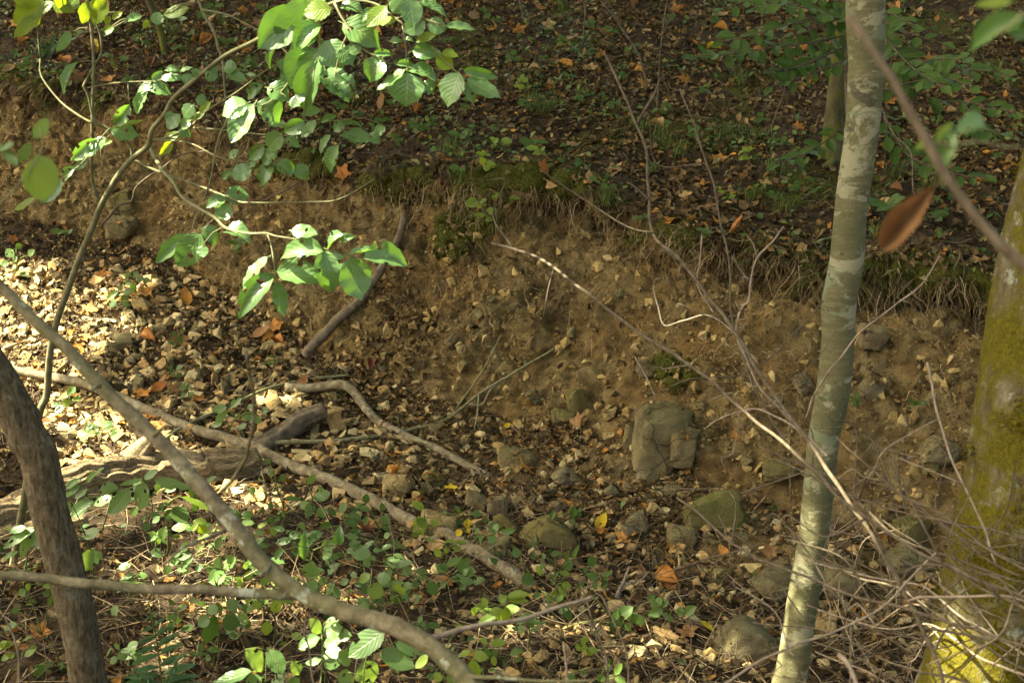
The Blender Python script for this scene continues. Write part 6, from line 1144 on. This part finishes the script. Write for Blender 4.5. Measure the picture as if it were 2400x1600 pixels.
for px, py, w in ((285, 805, 58), (265, 820, 40), (335, 722, 48), (465, 776, 36), (530, 914, 60), (645, 952, 52), (665, 970, 40), (560, 790, 30), (500, 850, 30), (395, 830, 30), (320, 875, 36), (325, 900, 34), (415, 910, 34), (470, 910, 36), (205, 960, 40), (240, 1000, 30), (420, 970, 34), (590, 900, 34), (610, 860, 26), (570, 930, 30), (130, 690, 36), (60, 840, 40), (120, 885, 34), (200, 780, 30), (250, 850, 26), (380, 760, 28), (700, 640, 30), (310, 640, 34), (705, 680, 34), (150, 780, 30), (430, 860, 30), (350, 950, 28), (480, 985, 26), (740, 1010, 34), (560, 870, 26), (330, 760, 28), (240, 905, 34), (380, 880, 26), (520, 960, 30), (965, 985, 38), (1020, 1005, 40), (1100, 1000, 26), (1085, 850, 22), (940, 850, 24), (1060, 800, 40), (1080, 820, 34), (1155, 820, 30), (1235, 850, 26), (1150, 705, 26), (1125, 735, 24), (1500, 865, 34), (1520, 865, 24), (1520, 920, 22), (1640, 950, 26), (1750, 1080, 30), (1380, 550, 22), (1365, 545, 24), (1450, 690, 24), (1090, 1030, 36), (1000, 1075, 30), (880, 1075, 26), (1140, 1100, 26), (1000, 1150, 36), (1330, 750, 30), (1340, 780, 34), (1250, 710, 26), (1660, 1240, 24), (1770, 1140, 30), (1740, 1260, 34), (1680, 1380, 40), (1600, 1310, 34), (1830, 1390, 40), (2100, 1130, 34), (2040, 1110, 30), (1350, 1310, 34), (1390, 1330, 40), (880, 1150, 30), (1040, 1190, 30)):
    stone(px, py, w, fr.choices(('tan', 'brown', 'grey'), (5, 3, 2))[0] if px < 1150 else fr.choices(('tan', 'brown', 'grey'), (1, 4, 3))[0], fr.uniform(.3, .65), 'stones lying loose on scree and bank')
for i in range(130):
    px, py = fr.uniform(5, 780), fr.uniform(660, 1010)
    if py < 640 + (px - 100) * .3: continue
    stone(px, py, fr.uniform(16, 34), fr.choices(('tan', 'brown', 'grey'), (5, 3, 1))[0], fr.uniform(.3, .65), 'stones lying loose on scree and bank')

# ------------------------------------------------------------------ labels for the many: by look, by the nearest landmark, then by rank
ORD = ['nearest', 'second nearest', 'third nearest', 'fourth nearest', 'fifth nearest', 'sixth nearest', 'seventh nearest', 'eighth nearest', 'ninth nearest', 'tenth nearest'] + [f'{x} nearest' for x in 'eleventh twelfth thirteenth fourteenth fifteenth sixteenth seventeenth eighteenth nineteenth twentieth'.split()]
LAND += [('the top left corner', 0, 0), ('the top right corner', 2400, 0), ('the bottom left corner', 0, 1600), ('the middle of the top edge', 1200, 0), ('the middle of the bottom edge', 1200, 1600), ('the pale cream hillside leaf', 1440, 405), ('the middle of the left edge', 0, 800), ('the tall dead branch tip', 1417, 125)]
bins = {}
for o, cat, desc, px, py in AUTO:
    ds = sorted((math.hypot(px - x, py - y), nm, x, y) for nm, x, y in LAND); dd, nm, x, y = ds[0]
    dx, dy = px - x, py - y
    rel = ('right of' if dx > 0 else 'left of') if abs(dx) > abs(dy) else ('below' if dy > 0 else 'above')
    if 'corner' in nm or 'edge' in nm: rel = 'to'; 
    bins.setdefault((desc, rel, nm), []).append((dd, o))
for (desc, rel, nm), it in bins.items():
    it.sort(key=lambda t: t[0])
    for k, (dd, o) in enumerate(it):
        if rel == 'to': o['label'] = f'{desc} {ORD[k]} to {nm}'
        elif len(it) == 1: o['label'] = f'{desc} {rel} {nm}'
        else: o['label'] = f'{desc} {rel} {nm}, {ORD[k]} of its kind'

# ------------------------------------------------------------------ leaves and crumbs caught on the rocks
Pk, Nk = [], []
for o in [o for o in COL.objects if o.name.split('.')[0] == 'rock']:
    me = o.data; k = len(me.vertices); co = np.empty(k * 3, np.float32); me.vertices.foreach_get('co', co); co = co.reshape(-1, 3) + np.array(o.location); no = np.empty(k * 3, np.float32); me.vertices.foreach_get('normal', no); no = no.reshape(-1, 3)
    q = np.where((no[:, 2] > .45) & (noise(co * 6 + 2) > -.05))[0]
    if len(q): q = q[rng.integers(0, len(q), 9)]; Pk.append(co[q]); Nk.append(no[q])
Pk, Nk = np.concatenate(Pk), np.concatenate(Nk); n = len(Pk); s_ = rng.uniform(.012, .045, n)
V, Q, C = instance(litter_t[:4], Pk + Nk * .003, frames(n, Nk, .25), np.stack([s_ * .5, s_, s_ * .6], 1), pal(n, (5, 7, 7, 5, 2, 1, 1.5, 1, 1)))
single('rock_litter', V, Q, M_LITTER, (0, 0, 0), 'bits of dead leaf caught on top of the rocks', None, None, 'stuff', col=C)
